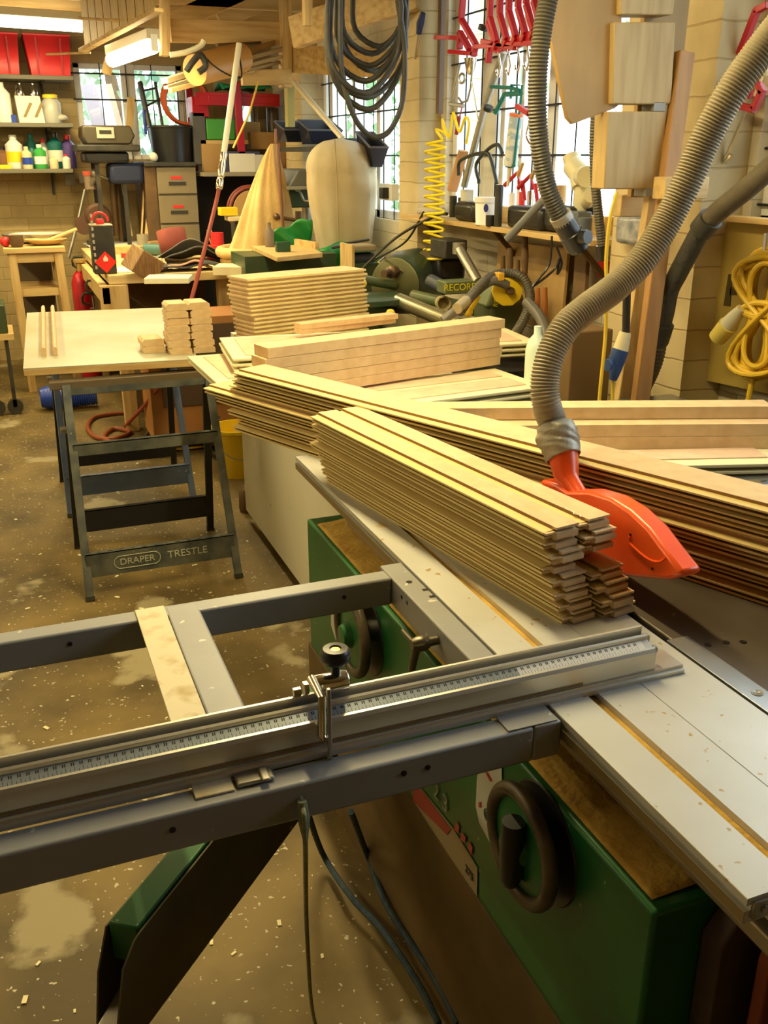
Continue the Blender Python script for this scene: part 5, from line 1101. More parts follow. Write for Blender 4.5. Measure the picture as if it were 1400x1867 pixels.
# ================= window sill shelf and its clutter =================
SZ = 1.302
ws = T('sill_shelf', 'long wooden shelf below the side window crowded with tools', 'shelf', (2.22, 4.0, SZ-.022))
M().box(2.06, 2.299, 3.12, 5.0, SZ-.022, SZ).build('shelf_board', PINE, ws, bevel=.002)
M().box(2.24, 2.299, 3.30, 4.32, SZ, SZ+.07).build('raised_ledge', PINE, ws, bevel=.002)
for y in (4.8, 4.0, 3.3): beam((2.298, y, SZ-.2), (2.12, y, SZ-.024), .02, .02).build('bracket', DKWOOD, ws)
LZ2 = SZ+.071
def sx(px, py, x=2.16): return PX(px, py, x)
def scyl(px, py0, py1, wpx, m_, name, lab, cat, x=2.16, z=SZ, cap=None, band=None, taper=1.0):
    cy = (py0+py1)/2; p = PX(px, cy, x); r = wpx/2*(p-Vector((0, 0, CAMH))).length/1830; top = PX(px, py0, x).z
    o = M().lathe([(r*.94, 0), (r*.95*taper, .004), (r, max(.01, top-z-.004)), (r*.97, max(.012, top-z))], (x, p.y, z), n=22).build(name, m_, label=lab, cat=cat)
    if cap: M().lathe([(r*1.06, top-z-.016), (r*1.06, top-z+.004), (r*.9, top-z+.007)], (x, p.y, z), n=22).build('lid', cap, o)
    if band: M().lathe([(r*1.0, (top-z)*.30), (r*1.012, (top-z)*.72)], (x, p.y, z), n=22, ).build('printed_label', band, o)
    return o
scyl(886, 362, 402, 42, WHITE, 'white_tub', 'white plastic tub with a lid and blue label on the sill shelf', 'tub', x=2.10, cap=WHITE, taper=.93)
p = PX(888, 382, 2.10); M().lathe([(.0, 0), (.001, 0)], p, n=4)
d_ = (Vector((0, 0, CAMH))-p).normalized(); d_.z = 0; d_.normalize()
M().lathe([(.018, 0), (.018, .0015), (.001, .002)], PX(886, 378, 2.10)+d_*.068, d_, 20, sx=.6).build('blue_logo_mark', mat('navy_ink', (.02, .03, .22), .5), label='dark oval printed mark on the white tub', cat='mark')
scyl(909, 337, 406, 15, BLACKM, 'black_cylinder', 'tall black cylinder beside the white tub', 'cylinder', x=2.08)
scyl(895, 392, 404, 20, BLACK, 'black_pot', 'low black pot in front of the white tub', 'pot', x=2.07)
def sbox(px0, py0, px1, py1, m_, name, lab, cat, x=2.13, dep=.10, z=SZ, bev=.006):
    y0, y1, c, d = RX(px0, py0, px1, py1, x); return M().box(x, x+dep, y0, y1, z, max(d, z+.01)).build(name, m_, label=lab, cat=cat, bevel=bev)
sbox(826, 368, 862, 401, BLACK, 'battery_charger', 'black angular battery charger left of the white tub', 'charger', x=2.09, dep=.12, bev=.025)
scyl(826, 357, 398, 14, BLACKM, 'black_bottle', 'dark bottle at the left end of the sill shelf', 'bottle', x=2.20)
scyl(841, 360, 398, 13, BLACKM, 'black_bottle', 'second dark bottle at the left end of the sill shelf', 'bottle', x=2.22)
scyl(851, 346, 366, 24, PAPER, 'white_box', 'white round tin behind the black charger', 'tin', x=2.24)
sbox(922, 377, 985, 408, BLACK, 'tool_case', 'long black tool case lying on the sill shelf', 'case', x=2.10, dep=.12, bev=.02)
sbox(985, 375, 1015, 412, BLACKM, 'black_drill_case', 'dark lump of power tools behind the big hose end', 'tool', x=2.12, dep=.12, bev=.03)
sbox(1120, 392, 1175, 425, mat('clear_plastic_bag', (.45, .47, .50), .25, col2=(.2, .22, .28), scale=20), 'bag_of_bolts', 'clear plastic bag of dark bolts at the right of the sill shelf', 'bag', x=2.07, dep=.1, bev=.02)
scyl(1066, 397, 425, 26, mat('blue_grey_cap', (.08, .10, .13), .4), 'grey_dome', 'small blue-grey domed cap on the sill shelf', 'cap', x=2.1)
sbox(1028, 385, 1052, 410, mat('grey_blue_tool', (.12, .14, .18), .4), 'grey_tool', 'blue-grey tool body behind the hose adapter', 'tool', x=2.17, dep=.07)
# small row of tins and brushes on the raised ledge
for i, (px, y0, w_, m_, nm, lab) in enumerate(((935, 352, 14, WHITE, 'white_reel', 'white reel on the raised ledge'), (952, 350, 12, REDPL, 'red_reel', 'red reel on the raised ledge'), (967, 348, 12, CHROME, 'silver_tin', 'silver tin on the raised ledge by the red clamps'),
        (1022, 338, 20, CARD, 'brown_pot', 'brown pot on the raised ledge below the window'), (1078, 350, 16, BLACK, 'black_reel', 'small black reel on the ledge right of the pale pipe fitting'))):
    scyl(px, y0, 368, w_, m_, nm, lab, nm.split('_')[1], x=2.27, z=LZ2)
# cream pipe fittings
pf = T('pipe_fitting', 'cream plastic pipe elbow fitting standing in the window', 'fitting', tuple(PX(1055, 350, 2.27)))
PCR = mat('cream_pvc', (.66, .62, .42), .4)
e = [PX(1060, 372, 2.25), PX(1062, 340, 2.25), PX(1058, 318, 2.25), PX(1046, 302, 2.25), PX(1042, 285, 2.25)]
e[0].z = LZ2
M().tube([e[0], e[1]], .035, 18).tube(e[1:4], .046, 18).tube([e[3], e[4]], [.036, .038], 18).build('elbow_body', PCR, pf)
M().cyl(PX(1070, 322, 2.20), PX(1056, 322, 2.27), .040, n=22).build('end_socket', PCR, pf)
M().cyl(PX(1078, 355, 2.18), PX(1070, 368, 2.26), .03, n=18).build('small_socket', PCR, pf)
# caulking gun with cartridge
cg = T('caulking_gun', 'green caulking gun with a printed sealant cartridge hanging in the window', 'caulking gun', tuple(PX(945, 230, 2.2)))
g0, g1 = PX(930, 302, 2.2), PX(941, 212, 2.2); gd_ = (g1-g0).normalized()
M().tube([g0, g1], .030, 20).build('cartridge', mat('printed_cartridge', (.70, .70, .66), .4, col2=(.40, .50, .58), scale=14, mixp=(.5, .56), stretch=(1, 1, 2)), cg)
M().tube([g1, g1+gd_*.012], .031, 20).build('orange_band', mat('orange_ink', (.75, .18, .05), .5), cg)
M().tube([g0-gd_*.008, g0-gd_*.09], [.012, .006], 10).build('nozzle', CREAMP, cg)
GT = mat('teal_green_tool', (.01, .18, .17), .35)
M().tube([g0+Vector((0, -.034, 0)), PX(952, 155, 2.2), PX(936, 155, 2.2)+Vector((0, .02, 0)), PX(931, 180, 2.2)], .006, 8).tube([g0+Vector((0, -.034, 0)), g0, g0+Vector((0, .034, 0))], .009, 8).tube([g1, PX(943, 158, 2.2)], .004, 8).build('gun_frame', GT, cg)
M().tube([PX(950, 170, 2.2), PX(920, 172, 2.2), PX(903, 206, 2.2)], .011, 8).tube([PX(895, 158, 2.2), PX(930, 160, 2.2), PX(948, 165, 2.2)], .008, 8).build('trigger_handle', GT, cg)
# long silver pole leaning in the window, saws and frames
M().tube([PX(846, 340, 2.2), PX(882, 200, 2.22), PX(918, 95, 2.24)], .017, 12).build('metal_pole', mat('satin_pole', (.42, .40, .36), .35, .8), label='silver telescopic pole leaning across the side window', cat='pole')
M().tube([PX(891, 194, 2.2), PX(889, 201, 2.2)], .022, 12).build('pole_collar', BLACK, label='black collar round the silver telescopic pole', cat='collar')
HK = mat('blue_black_rubber', (.02, .028, .035), .45)
for pts, lab in ((((836, 315), (838, 295), (860, 283), (886, 279), (895, 290), (906, 335)), 'left'), (((873, 330), (868, 300), (890, 272), (908, 264), (916, 280)), 'right')):
    M().tube(spline([PX(a, b, 2.19) for a, b in pts], 6), .0085, 8).tube([PX(*pts[0], 2.19), PX(pts[0][0], pts[0][1]+5, 2.19)], .009, 8).build('roof_hook', HK, label='%s dark rubber covered hook lying in the side window' % lab, cat='hook')
beam(PX(824, 348, 2.27), PX(845, 275, 2.29), .02, .05, upv=(1, 0, 0)).build('wooden_lath', mat('orange_pine', (.55, .26, .08), .6), label='short orange wooden lath leaning in the window', cat='lath')
# brown strip beside pier
beam(PX(801, 208, 2.25), PX(807, -10, 2.25), .035, .03, upv=(1, 0, 0)).build('brown_strip', mat('brown_strip', (.14, .085, .05), .6), label='tall brown wooden strip between brick pier and window', cat='strip', bevel=.002)
# yellow spiral air hose
pts = []; NT = 13
def hx(t): return PX(810-(24*min(1, t*3.2) if t < .31 else 24)-4*t, 235+440*t*.55, 2.09)
top_ = PX(800, 255, 2.06); bot_ = PX(790, 470, 2.06)
for i in range(NT*16+1):
    t = i/(NT*16); c = PX(793-3*t, 262+214*t, 2.02); a_ = 2*pi*i/16
    pts.append(c+Vector((.025*sin(a_), .105*cos(a_), 0))+Vector((0, 0, 0)))
pre = [PX(a, b, 2.06) for a, b in ((850, 262), (855, 225), (848, 215), (838, 240), (830, 218), (826, 206), (822, 235), (818, 250), (806, 218), (812, 244), (818, 246), (795, 236), (808, 256))]
M().tube(spline(pre, 5)+pts, .0065, 8).build('spiral_air_hose', mat('bright_yellow_hose', (.88, .72, .02), .35), label='bright yellow spiral air hose hanging down the brick pier', cat='hose')
M().tube(spline([PX(772, 462-75, 2.05), PX(740, 440, 2.1), PX(690, 470, 2.3-.3), PX(640, 500, 1.75)], 8), .006, 6).build('black_cable', BLACKM, label='black cable running from the shelf end down to the lathe', cat='cable')
M().tube(spline([PX(815, 390, 2.05), PX(790, 395, 2.06), PX(720, 435, 2.0), PX(650, 500, 1.8)], 8), .008, 6).build('black_cable', BLACKM, label='thicker black cable sagging from the shelf end', cat='cable')
M().tube([PX(764, 385, 2.1), PX(808, 384, 2.1)], .016, 10).build('plaster_roll', mat('grey_plaster', (.45, .42, .36), .8), label='grey crusty roll sticking out at the shelf end', cat='roll')
# ---------------- red bar clamps ----------------
def red_clamp(px, py, s, x, lab, lean=0.0, group='row of red welding clamps', hang=True):
    p = PX(px, py, x); t = T('locking_clamp', lab, 'clamp', tuple(p), group)
    def q(a, b): return p+Vector((.0001*b, -a*.001*s-lean*b*.001*s, -b*.001*s))
    arm_ = M()
    for aa, bb in (((-38, -150), (-52, -70)), ((-52, -70), (0, 30)), ((0, 30), (-25, 55))): beam(q(*aa), q(*bb), .022*s, .024*s, arm_, upv=(1, 0, 0))
    arm_.build('jaw_arm', REDP, t, bevel=.003*s)
    M().prism([q(-70, 42), q(5, 20), q(60, 48), q(58, 68), q(-10, 74), q(-72, 58)], (.018*s, 0, 0)).build('grip_body', REDP, t, bevel=.003*s)
    if hang: M().tube([q(10, 70), q(24, 130), q(6, 165), q(-12, 150), q(-14, 135)], .0048*s, 8).build('wire_hook', CHROME, t)
    M().lathe([(.010*s, 0), (.010*s, .02*s)], q(45, 40), (0, -.3, 1), 10).build('adjuster', CHROME, t)
    return t
for i, (px, py) in enumerate(((905, 62), (923, 57), (940, 52), (957, 46), (972, 40), (986, 34))):
    red_clamp(px, py, .98, 2.04, '%s of the red clamps hanging in a row at the window top' % ('leftmost', 'second from left', 'third from left', 'fourth from left', 'fifth from left', 'rightmost')[i])
rc = T('bar_clamp', 'red toggle clamp with arms spread left of the clamp row', 'clamp', tuple(PX(850, 80, 2.05)))
bb = M()
for a_, b_ in (((845, -10), (841, 35)), ((841, 35), (868, 82)), ((868, 82), (862, 102)), ((795, 68), (836, 69)), ((820, 94), (866, 98)), ((838, 58), (838, 90)), ((838, 58), (856, 90)), ((890, 40), (905, 85)), ((868, 85), (980, 78)), ((880, 75), (940, 88)), ((893, 85), (890, 115))):
    beam(PX(*a_, 2.05), PX(*b_, 2.05), .018, .026, bb, upv=(1, 0, 0))
bb.build('clamp_arms', REDP, rc, bevel=.002)
M().lathe([(.022, 0), (.022, .018), (.018, .02)], PX(880, 55, 2.05), (.1, -.4, 1), 14).build('black_cap', BLACK, rc)
cl2 = T('grip_pliers', 'chrome grip pliers and hanger rods below the red toggle clamp', 'pliers', tuple(PX(855, 130, 2.1)))
M().lathe([(.03, 0), (.02, -.05), (.008, -.07)], PX(858, 106, 2.1), n=14).build('chrome_cone', CHROME, cl2)
M().tube([PX(838, 118, 2.1), PX(822, 190, 2.1)], .006, 6).tube([PX(820, 189, 2.1), PX(845, 193, 2.1)], .010, 6).build('hacksaw_rod', mat('satin_pole', (.42, .40, .36), .35, .8), cl2)
M().tube([PX(862, 110, 2.1), PX(858, 160, 2.1), PX(852, 184, 2.1), PX(842, 187, 2.1), PX(836, 178, 2.1)], .005, 8).tube([PX(860, 150, 2.1), PX(872, 222, 2.1)], .004, 6).build('wire_hook', STEEL, cl2)
M().torus(PX(842, 143, 2.1), .02, .006, (1, .3, 0), 18, 6).build('ring', STEEL, cl2)
M().tube([PX(843, 193, 2.1), PX(838, 212, 2.1)], .003, 6).tube([PX(837, 212, 2.1), PX(832, 245, 2.1)], .010, 8).build('red_handled_tool', mat('maroon_handle', (.35, .03, .03), .4), label='dark red handled tool hanging above the yellow hose', cat='tool')
# red handled squeeze clamps at the sill
for i, (px, py, lab) in enumerate(((948, 340, 'left'), (972, 345, 'right'))):
    p = PX(px, py, 2.22)
    t = T('spring_clamp', '%s red handled spring clamp standing on the raised ledge' % lab, 'clamp', tuple(p), 'red spring clamps on the ledge')
    M().tube([PX(px-28, py-2, 2.2), PX(px-5, py-25, 2.22), PX(px, py, 2.24)], .010, 8).tube([PX(px+8, py+25, 2.22), PX(px+4, py-10, 2.22)], .010, 8).build('handles', REDP, t)
    M().tube([PX(px-3, py-20, 2.22), PX(px+6, py-44, 2.22)], [.012, .006], 8).build('jaw', mat('brass', (.7, .5, .2), .35, .8), t)
t = T('spring_clamp', 'red and silver hanging clamp beside the grey hose', 'clamp', tuple(PX(968, 200, 2.1)))
bb = M()
for a_, b_ in (((970, 165), (966, 212)), ((942, 193), (972, 212)), ((976, 120), (970, 160))): beam(PX(*a_, 2.1), PX(*b_, 2.1), .02, .02, bb, upv=(1, 0, 0))
bb.build('clamp_body', REDP, t, bevel=.002)
M().tube(spline([PX(968, 214, 2.1), PX(960, 245, 2.1), PX(966, 262, 2.1), PX(974, 258, 2.1)], 6), .004, 6).build('wire_hook', CHROME, t)
# right window clamp
t = T('bar_clamp', 'large red clamp with a wooden handle at the right window', 'clamp', tuple(PX(1370, 170, 2.2)))
bb = M()
for a_, b_ in (((1400, 8), (1378, 20)), ((1380, 18), (1348, 100)), ((1330, 122), (1370, 175)), ((1292, 174), (1345, 182)), ((1350, 165), (1385, 140)), ((1340, 190), (1376, 200)), ((1376, 140), (1392, 170)), ((1390, 165), (1374, 200))):
    beam(PX(*a_, 2.2), PX(*b_, 2.2), .02, .02, bb, upv=(1, 0, 0))
bb.build('clamp_arms', REDP, t, bevel=.002)
M().tube([PX(1362, 195, 2.2), PX(1322, 290, 2.2)], .006, 8).tube([PX(1322, 296, 2.2), PX(1333, 282, 2.2)], .007, 8).tube(spline([PX(1332, 200, 2.2), PX(1345, 194, 2.2), PX(1368, 196, 2.2)], 5), .006, 8).build('slide_rod', CHROME, t)
M().ball(PX(1394, 128, 2.2), .018).tube([PX(1390, 138, 2.2), PX(1376, 175, 2.2)], .005, 6).build('pale_knob', CREAMP, t)
# ---------------- black cable coil hanging from the roof ----------------
cc = T('cable_coil', 'thick black rubber cable coil hanging from the roof timbers', 'cable', tuple(PY(665, 0, 4.6)))
random.seed(3)
loops = [(662, 40, 68, 130), (668, 55, 70, 145), (664, 30, 66, 118), (672, 20, 62, 100), (676, 10, 56, 88), (680, 20, 60, 110), (666, 60, 73, 118), (690, 5, 50, 80)]
for i, (cx, cy, rx, ry) in enumerate(loops):
    P = [PY(cx+rx*cos(a_*2*pi/28)+3*sin(a_), cy+ry*sin(a_*2*pi/28), 4.6+.035*i-.1+.02*sin(a_*.6+i)) for a_ in range(28)]
    M().tube(P, .0135, 10, closed=True).build('cable_loop', RUBBER, cc)
M().tube(spline([PY(620, 0, 4.5), PY(622, 120, 4.5), PY(640, 200, 4.5), PY(665, 240, 4.5), PY(690, 250, 4.5), PY(715, 232, 4.5), PY(734, 180, 4.5), PY(737, 90, 4.5), PY(725, 0, 4.5)], 8), .013, 10).build('hanging_loop', RUBBER, cc)
# black shelf bins in the far side window
for i, (px0, py0, px1, py1, Y_, lab) in enumerate(((516, 220, 568, 258, 6.9, 'left'), (560, 218, 628, 262, 6.6, 'middle'), (672, 240, 738, 304, 5.75, 'right'))):
    a, b, c, d = RY(px0, py0, px1, py1, Y_)
    t = T('storage_bin', '%s black open plastic bin hanging in the far side window' % lab, 'bin', ((a+b)/2, Y_, c), 'black plastic bins in the far window')
    b = min(b, 2.28); h = d-c
    M().add([(a+.03, Y_, c), (b-.03, Y_, c), (b-.03, Y_+.22, c), (a+.03, Y_+.22, c), (a, Y_-.03, c+h*.55), (b, Y_-.03, c+h*.55), (b, Y_+.22, c+h), (a, Y_+.22, c+h)],
            [(0,3,2,1),(0,1,5,4),(1,2,6,5),(2,3,7,6),(3,0,4,7)]).build('bin_body', mat('blue_black_plastic', (.018, .02, .035), .35), t, solid=.006, smooth=0)
    M().tube([(a, Y_-.03, c+h*.55), (b, Y_-.03, c+h*.55), (b, Y_+.22, c+h), (a, Y_+.22, c+h)], .007, 6, closed=True).build('rim', mat('grey_edge', (.12, .12, .14), .4), t)
M().box(1.95, 2.29, 5.9, 7.1, PY(660, 268, 6.5).z-.03, PY(660, 268, 6.5).z).build('bin_shelf', BLACKM, label='dark shelf under the black bins at the far side window', cat='shelf')
wbox(628, 252, 690, 285, 6.3, .2, mat('blue_black_plastic', (.018, .02, .035), .35), 'black_tray', 'low black tray between the calico bag and right bin', 'tray')
M().box(PX(712, 345, 2.28).x-.03, 2.3, PX(722, 345, 2.28).y, PX(700, 345, 2.28).y, PX(712, 365, 2.28).z, PX(712, 335, 2.28).z).build('double_socket', WHITE, label='white socket box on the wall right of the calico bag', cat='socket', bevel=.003)
M().box(PX(703, 345, 2.24).x-.03, 2.27, PX(706, 345, 2.24).y, PX(699, 345, 2.24).y, PX(703, 362, 2.24).z, PX(703, 342, 2.24).z).build('black_plug', BLACK, label='black plug in the white socket box', cat='plug', bevel=.003)
# screwdriver hanging
t = T('screwdriver', 'blue handled screwdriver hanging on the brick pier', 'screwdriver', tuple(PX(768, 60, 2.12)))
M().tube([PX(771, 24, 2.155), PX(766, 42, 2.155), PX(763, 62, 2.155)], [.014, .020, .014], 10).build('handle', BLUED, t)
M().tube([PX(762, 62, 2.155), PX(756, 108, 2.16)], .005, 8).build('blade', STEEL, t)
# ---------------- roof timbers ----------------
def tim(p0, p1, w, h, lab, m_=PINEX, name='roof_timber'): return beam(p0, p1, w, h).build(name, m_, label=lab, cat='timber', bevel=.003)
tim(PY(310, 56, 6.5), PY(528, 62, 6.5), .06, .13, 'horizontal pine tie beam between the two hanging posts')
tim(PY(300, -30, 6.4), PY(300, 102, 6.4), .11, .05, 'left hanging pine post beside the tube light', PINEV)
tim(PY(520, -30, 6.45), PY(520, 160, 6.45), .10, .06, 'right hanging pine post above the red shelving', PINEV)
tim(PY(528, 155, 6.6), PY(529, 232, 6.6), .07, .05, 'greenish lower extension of the right hanging post', mat('mossy_pine', (.36, .32, .10), .6))
tim(PY(535, 108, 6.45), PY(742, 118, 5.6), .06, .16, 'pine beam running from the hanging post to the brick pier')
tim(PY(440, 142, 6.42), PY(530, 140, 6.42), .05, .09, 'lower pine cross rail carrying the stored timber rack')
tim(PY(560, -20, 5.2), PY(560, 48, 5.2), .06, .04, 'short pine block hanging left of the cable coil', PINEV)
tim(PY(305, 45, 6.8), PY(470, -30, 6.8), .05, .12, 'sloping pine rafter rising right from the left post')
tim(PY(400, 40, 7.2), PY(540, -30, 7.2), .05, .12, 'second sloping pine rafter above the tie beam')
tim(PY(535, 60, 5.6), PY(760, -15, 5.0), .06, .16, 'thick pine rafter sloping over the cable coil')
tim(PY(150, 28, 7.4), PY(262, 12, 6.6), .04, .03, 'thin pale lath crossing below the slatted box')
tim(PY(84, 99, 6.6), PY(165, 96, 6.4), .012, .012, 'very thin lath tip in front of the red crate')
tim(PY(143, 33, 6.2), PY(262, 40, 5.9), .014, .014, 'thin pointed lath below the slatted box')
tim(PY(150, 92, 6.3), PY(290, 18, 5.3), .05, .02, 'pale edge board along the bottom of the slatted box')
# slatted timber box
a, b, c, d = RY(152, -20, 270, 92, 6.4)
mb = M()
n_ = 7
A0 = PY(150, 40, 6.6); B0 = PY(278, -12, 5.5)
for i in range(9):
    p = A0.lerp(B0, i/9); q = A0.lerp(B0, (i+1)/9-.008)
    bz0 = PY(150, 92, 6.6).z*(1-i/9)+PY(282, 30, 5.5).z*(i/9); bz1 = PY(282, 30, 5.5).z*((i+1)/9)+PY(150, 92, 6.6).z*(1-(i+1)/9)
    mb.prism([(p.x, p.y, bz0), (q.x, q.y, bz1), (q.x, q.y, 2.6), (p.x, p.y, 2.6)], (.02, .03, 0))
mb.build('slatted_rack_side', mat('pale_boards', (.62, .47, .18), .6, col2=(.50, .35, .12), scale=5, stretch=(6, 6, .6)), label='upright pale board cladding hanging under the roof by the tubes', cat='boarding', bevel=.002)
# stored timber bundle on the rack
bd = [((310, 165), (460, 127), .045, PINEX, 'long pale batten'), ((300, 148), (350, 132), .05, PANELE, 'short pale plank end'), ((302, 160), (345, 146), .03, PANELE, 'thin pale plank end'),
      ((430, 112), (520, 88), .04, mat('old_timber', (.38, .28, .14), .7), 'upper grey-brown rod'), ((440, 122), (525, 100), .035, mat('old_timber2', (.50, .38, .20), .7), 'middle tan rod'), ((450, 128), (515, 112), .03, mat('old_timber', (.38, .28, .14), .7), 'lower grey-brown rod'),
      ((420, 105), (515, 72), .05, PLY, 'broad plywood strip'), ((395, 82), (520, 76), .03, DKWOOD, 'dark strip under the tie beam')]
for i, (p, q, w_, m_, lab) in enumerate(bd):
    beam(PY(*p, 6.15+.03*i), PY(*q, 6.35+.03*i), w_, w_*.6).build('stored_timber', m_, label=lab+' in the timber bundle on the roof rack', cat='timber', bevel=.003)
p0, p1 = PY(355, 128, 6.0), PY(440, 105, 6.3)
M().tube([p0, p1], .085, 24).build('rolled_veneer', mat('orange_veneer', (.66, .36, .10), .45), label='orange rolled veneer sheet in the timber bundle', cat='roll')
M().tube(spline([PY(340, 130, 5.9), PY(352, 112, 5.9), PY(366, 100, 5.9), PY(375, 120, 5.9), PY(362, 132, 5.9)], 5), .018, 8).build('black_strapping', BLACKM, label='tangle of black cable tied round the rolled veneer', cat='cable')
M().tube(spline([PY(310, 100, 6.0), PY(340, 95, 6.0), PY(365, 84, 6.0), PY(372, 74, 6.0)], 5), .016, 8).build('curved_lath', PANELE, label='curved pale lath left of the rolled veneer', cat='lath')
M().tube(spline([PY(366, 95, 5.9), PY(390, 120, 5.9), PY(420, 138, 5.9), PY(440, 140, 5.9), PY(436, 100, 5.95), PY(434, 76, 5.95)], 6), .005, 6).build('black_cable', BLACK, label='thin black cable looped under the rolled veneer', cat='cord')
# ---------------- tube lights that show, then the added unseen fill lamps ----------------
EM = mat('lit_tube', (1, .95, .8), .5, emit=((1.0, .86, .55), 14))
FIX = mat('cream_fixture', (.62, .58, .44), .5)
def fixture(p0, p1, lab, r=.022, power=16):
    p0 = Vector(p0); p1 = Vector(p1); t = T('tube_light_fitting', lab, 'light', tuple((p0+p1)/2))
    up = Vector((0, 0, .055)); beam(p0+up, p1+up, .07, .05).build('housing', FIX, t, bevel=.004)
    d = (p1-p0).normalized(); M().tube([p0+d*.03, p1-d*.03], r, 14).build('tube', EM, t)
    for e in (p0, p1): M().box(e.x-.018, e.x+.018, e.y-.018, e.y+.018, e.z-.03, e.z+.05).build('end_holder', WHITE, t)
    L_ = (p1-p0).length
    l = area('fitting_light', tuple((p0+p1)/2+Vector((0, 0, -.05))), (0, 0, atan2(d.y, d.x)), L_, .06, power, WARM)
fixture(PY(-60, 33, 7.2), PY(158, 48, 7.2), r=.038, lab='horizontal glowing tube light above the red crates', power=26)
fixture(PY(203, 110, 6.6), PY(281, 82, 5.6), r=.042, lab='tilted glowing tube light beside the left hanging post', power=22)
for i_, (x_, y_, z_, pw_) in enumerate(FILL_LAMPS):
    fixture((x_, y_-.75, z_), (x_, y_+.75, z_), ('tube light above the sliding table side', 'tube light over the open floor', 'tube light over the board stacks', 'tube light near the cable coil', 'tube light by the back left wall')[i_]+', added out of view as fill', power=pw_)
    BOX('fill_lamp_rail', FIX, x_-.01, x_+.01, y_-.5, y_+.5, z_+.075, CZ, [o for o in S.collection.objects if o.name.startswith('tube_light_fitting')][-1])
tim(PY(10, 0, 7.9), PY(130, 20, 7.9), .05, .06, 'bright lit roof batten above the horizontal tube light')
# ---------------- hanging post with boards in front of pier ----------------
hp_ = T('hanging_board_rack', 'hanging rack of plywood and stacked pine blocks beside the brick pier', 'rack', tuple(PY(1160, 350, 2.5)))
HY = 2.55
def hq(px, py, y=HY): return PY(px, py, y)
M().prism([hq(983, -30), hq(1135, -30), hq(1130, 190), hq(1120, 198), hq(1045, 226), hq(1035, 215)], (0, .018, 0)).build('plywood_gusset', PLY, hp_, bevel=.001)
for i, (x0, y0, x1, y1, xb) in enumerate(((1115, -40, 1235, 27, 1115), (1102, 40, 1232, 190, 1100), (1090, 203, 1215, 345, 1085))):
    M().prism([hq(x0+18, y0, HY-.02), hq(x1, y0, HY-.02), hq(x1-8, y1, HY-.02), hq(xb+16, y1, HY-.02)], (0, .07, 0)).build('pine_block', mat('dull_pine', (.50, .36, .16), .6, col2=(.38, .25, .09), scale=5, detail=6, stretch=(6, 6, .6), mixp=(.42, .7)), hp_, bevel=.004)
M().prism([hq(1180, -40, HY+.055), hq(1262, -40, HY+.055), hq(1220, 360, HY+.055), hq(1150, 360, HY+.055)], (0, .02, 0)).build('backing_board', PLY, hp_, bevel=.002)
for q in ((1195, 195), (1180, 350)): p = hq(*q); M().box(p.x-.02, p.x+.02, HY-.02, HY+.04, p.z-.012, p.z+.012).build('grey_spacer', mat('grey_spacer', (.30, .30, .28), .6), hp_)
# leaning posts by the pier
beam(PY(1165, 745, 2.42), PY(1248, 95, 2.55), .055, .03, upv=(0, 1, 0)).build('leaning_post', mat('orange_brown_post', (.42, .22, .07), .6, col2=(.32, .16, .05), scale=4, stretch=(6, 6, .6)), label='tall brown post leaning on the front of the brick pier', cat='post', bevel=.003)
beam(PY(1140, 745, 2.48), PY(1200, 352, 2.56), .085, .03, upv=(0, 1, 0)).build('leaning_board', PINEV, label='wide pine board leaning left of the tall brown post', cat='board', bevel=.003)
a, b, c, d = RY(1190, 322, 1268, 362, 2.5); M().box(a, b, 2.44, 2.5, c, d).build('pine_cleat', PINEX, label='pine cleat fixed across the leaning posts', cat='cleat', bevel=.003)
a, b, c, d = RY(1132, 355, 1185, 395, 2.7); M().box(a, b, 2.7, 2.75, c, d).build('pine_ledge_block', PINEX, label='short pine block below the hanging rack', cat='block', bevel=.003)
# ---------------- hanging hoses ----------------
hose([PY(a, b, 2.3) for a, b in ((1003, -20), (988, 60), (980, 150), (982, 250), (996, 335), (1018, 390), (1034, 412))], .0255, .0085, .13, 18).build('hanging_hose', HOSED, label='dark grey ribbed hose hanging with a black adapter end', cat='hose')
ad = T('hose_adapter', 'glossy black three-way hose adapter on the dark hanging hose', 'adapter', tuple(PY(1045, 440, 2.3)))
p0 = PY(1030, 408, 2.3); p1 = PY(1053, 448, 2.3); dd = (p1-p0).normalized()
M().tube([p0-dd*.03, p0-dd*.005], .031, 22).build('tape_collar', TAPE, ad)
M().tube([p0-dd*.01, p0+dd*.03, p0+dd*.032, p1], [.031, .031, .034, .034], 26).tube([p1, p1+dd*.012], .027, 22).build('adapter_body', BLACK, ad)
M().tube([p0.lerp(p1, .65), PY(1072, 432, 2.25)], .019, 20).build('side_branch', BLACK, ad)
hose([PY(a, b, 2.75) for a, b in ((1087, 190), (1083, 260), (1085, 330), (1092, 400), (1098, 450))], .0165, .009, .12, 14).build('hanging_hose', HOSED, label='thin dark ribbed hose hanging behind the pine blocks', cat='hose')
M().tube([PY(1097, 447, 2.75), PY(1100, 474, 2.75)], .020, 16).build('hose_end', BLACK, label='black end sleeve of the thin ribbed hose', cat='sleeve')
M().tube([PY(925, 436, 2.9), PY(1003, 352, 2.75)], .014, 12).build('grey_wand', mat('grey_wand', (.12, .13, .14), .4), label='slanting grey tube poking out in front of the sill shelf', cat='tube')
M().tube(spline([PX(a, b, 1.95) for a, b in ((1480, 240), (1400, 310), (1360, 345), (1310, 385), (1290, 405))], 6), [.030]*25, 16).build('wall_hose', mat('brown_grey_hose', (.13, .11, .075), .6, col2=(.09, .075, .05), scale=9, bump=.3, bscale=60), label='upper part of the dark brown suction hose at the right', cat='hose')
wh = T('taped_hose', 'dark taped suction hose dropping from the right window past the pier', 'hose', tuple(PX(1230, 560, 1.95)))
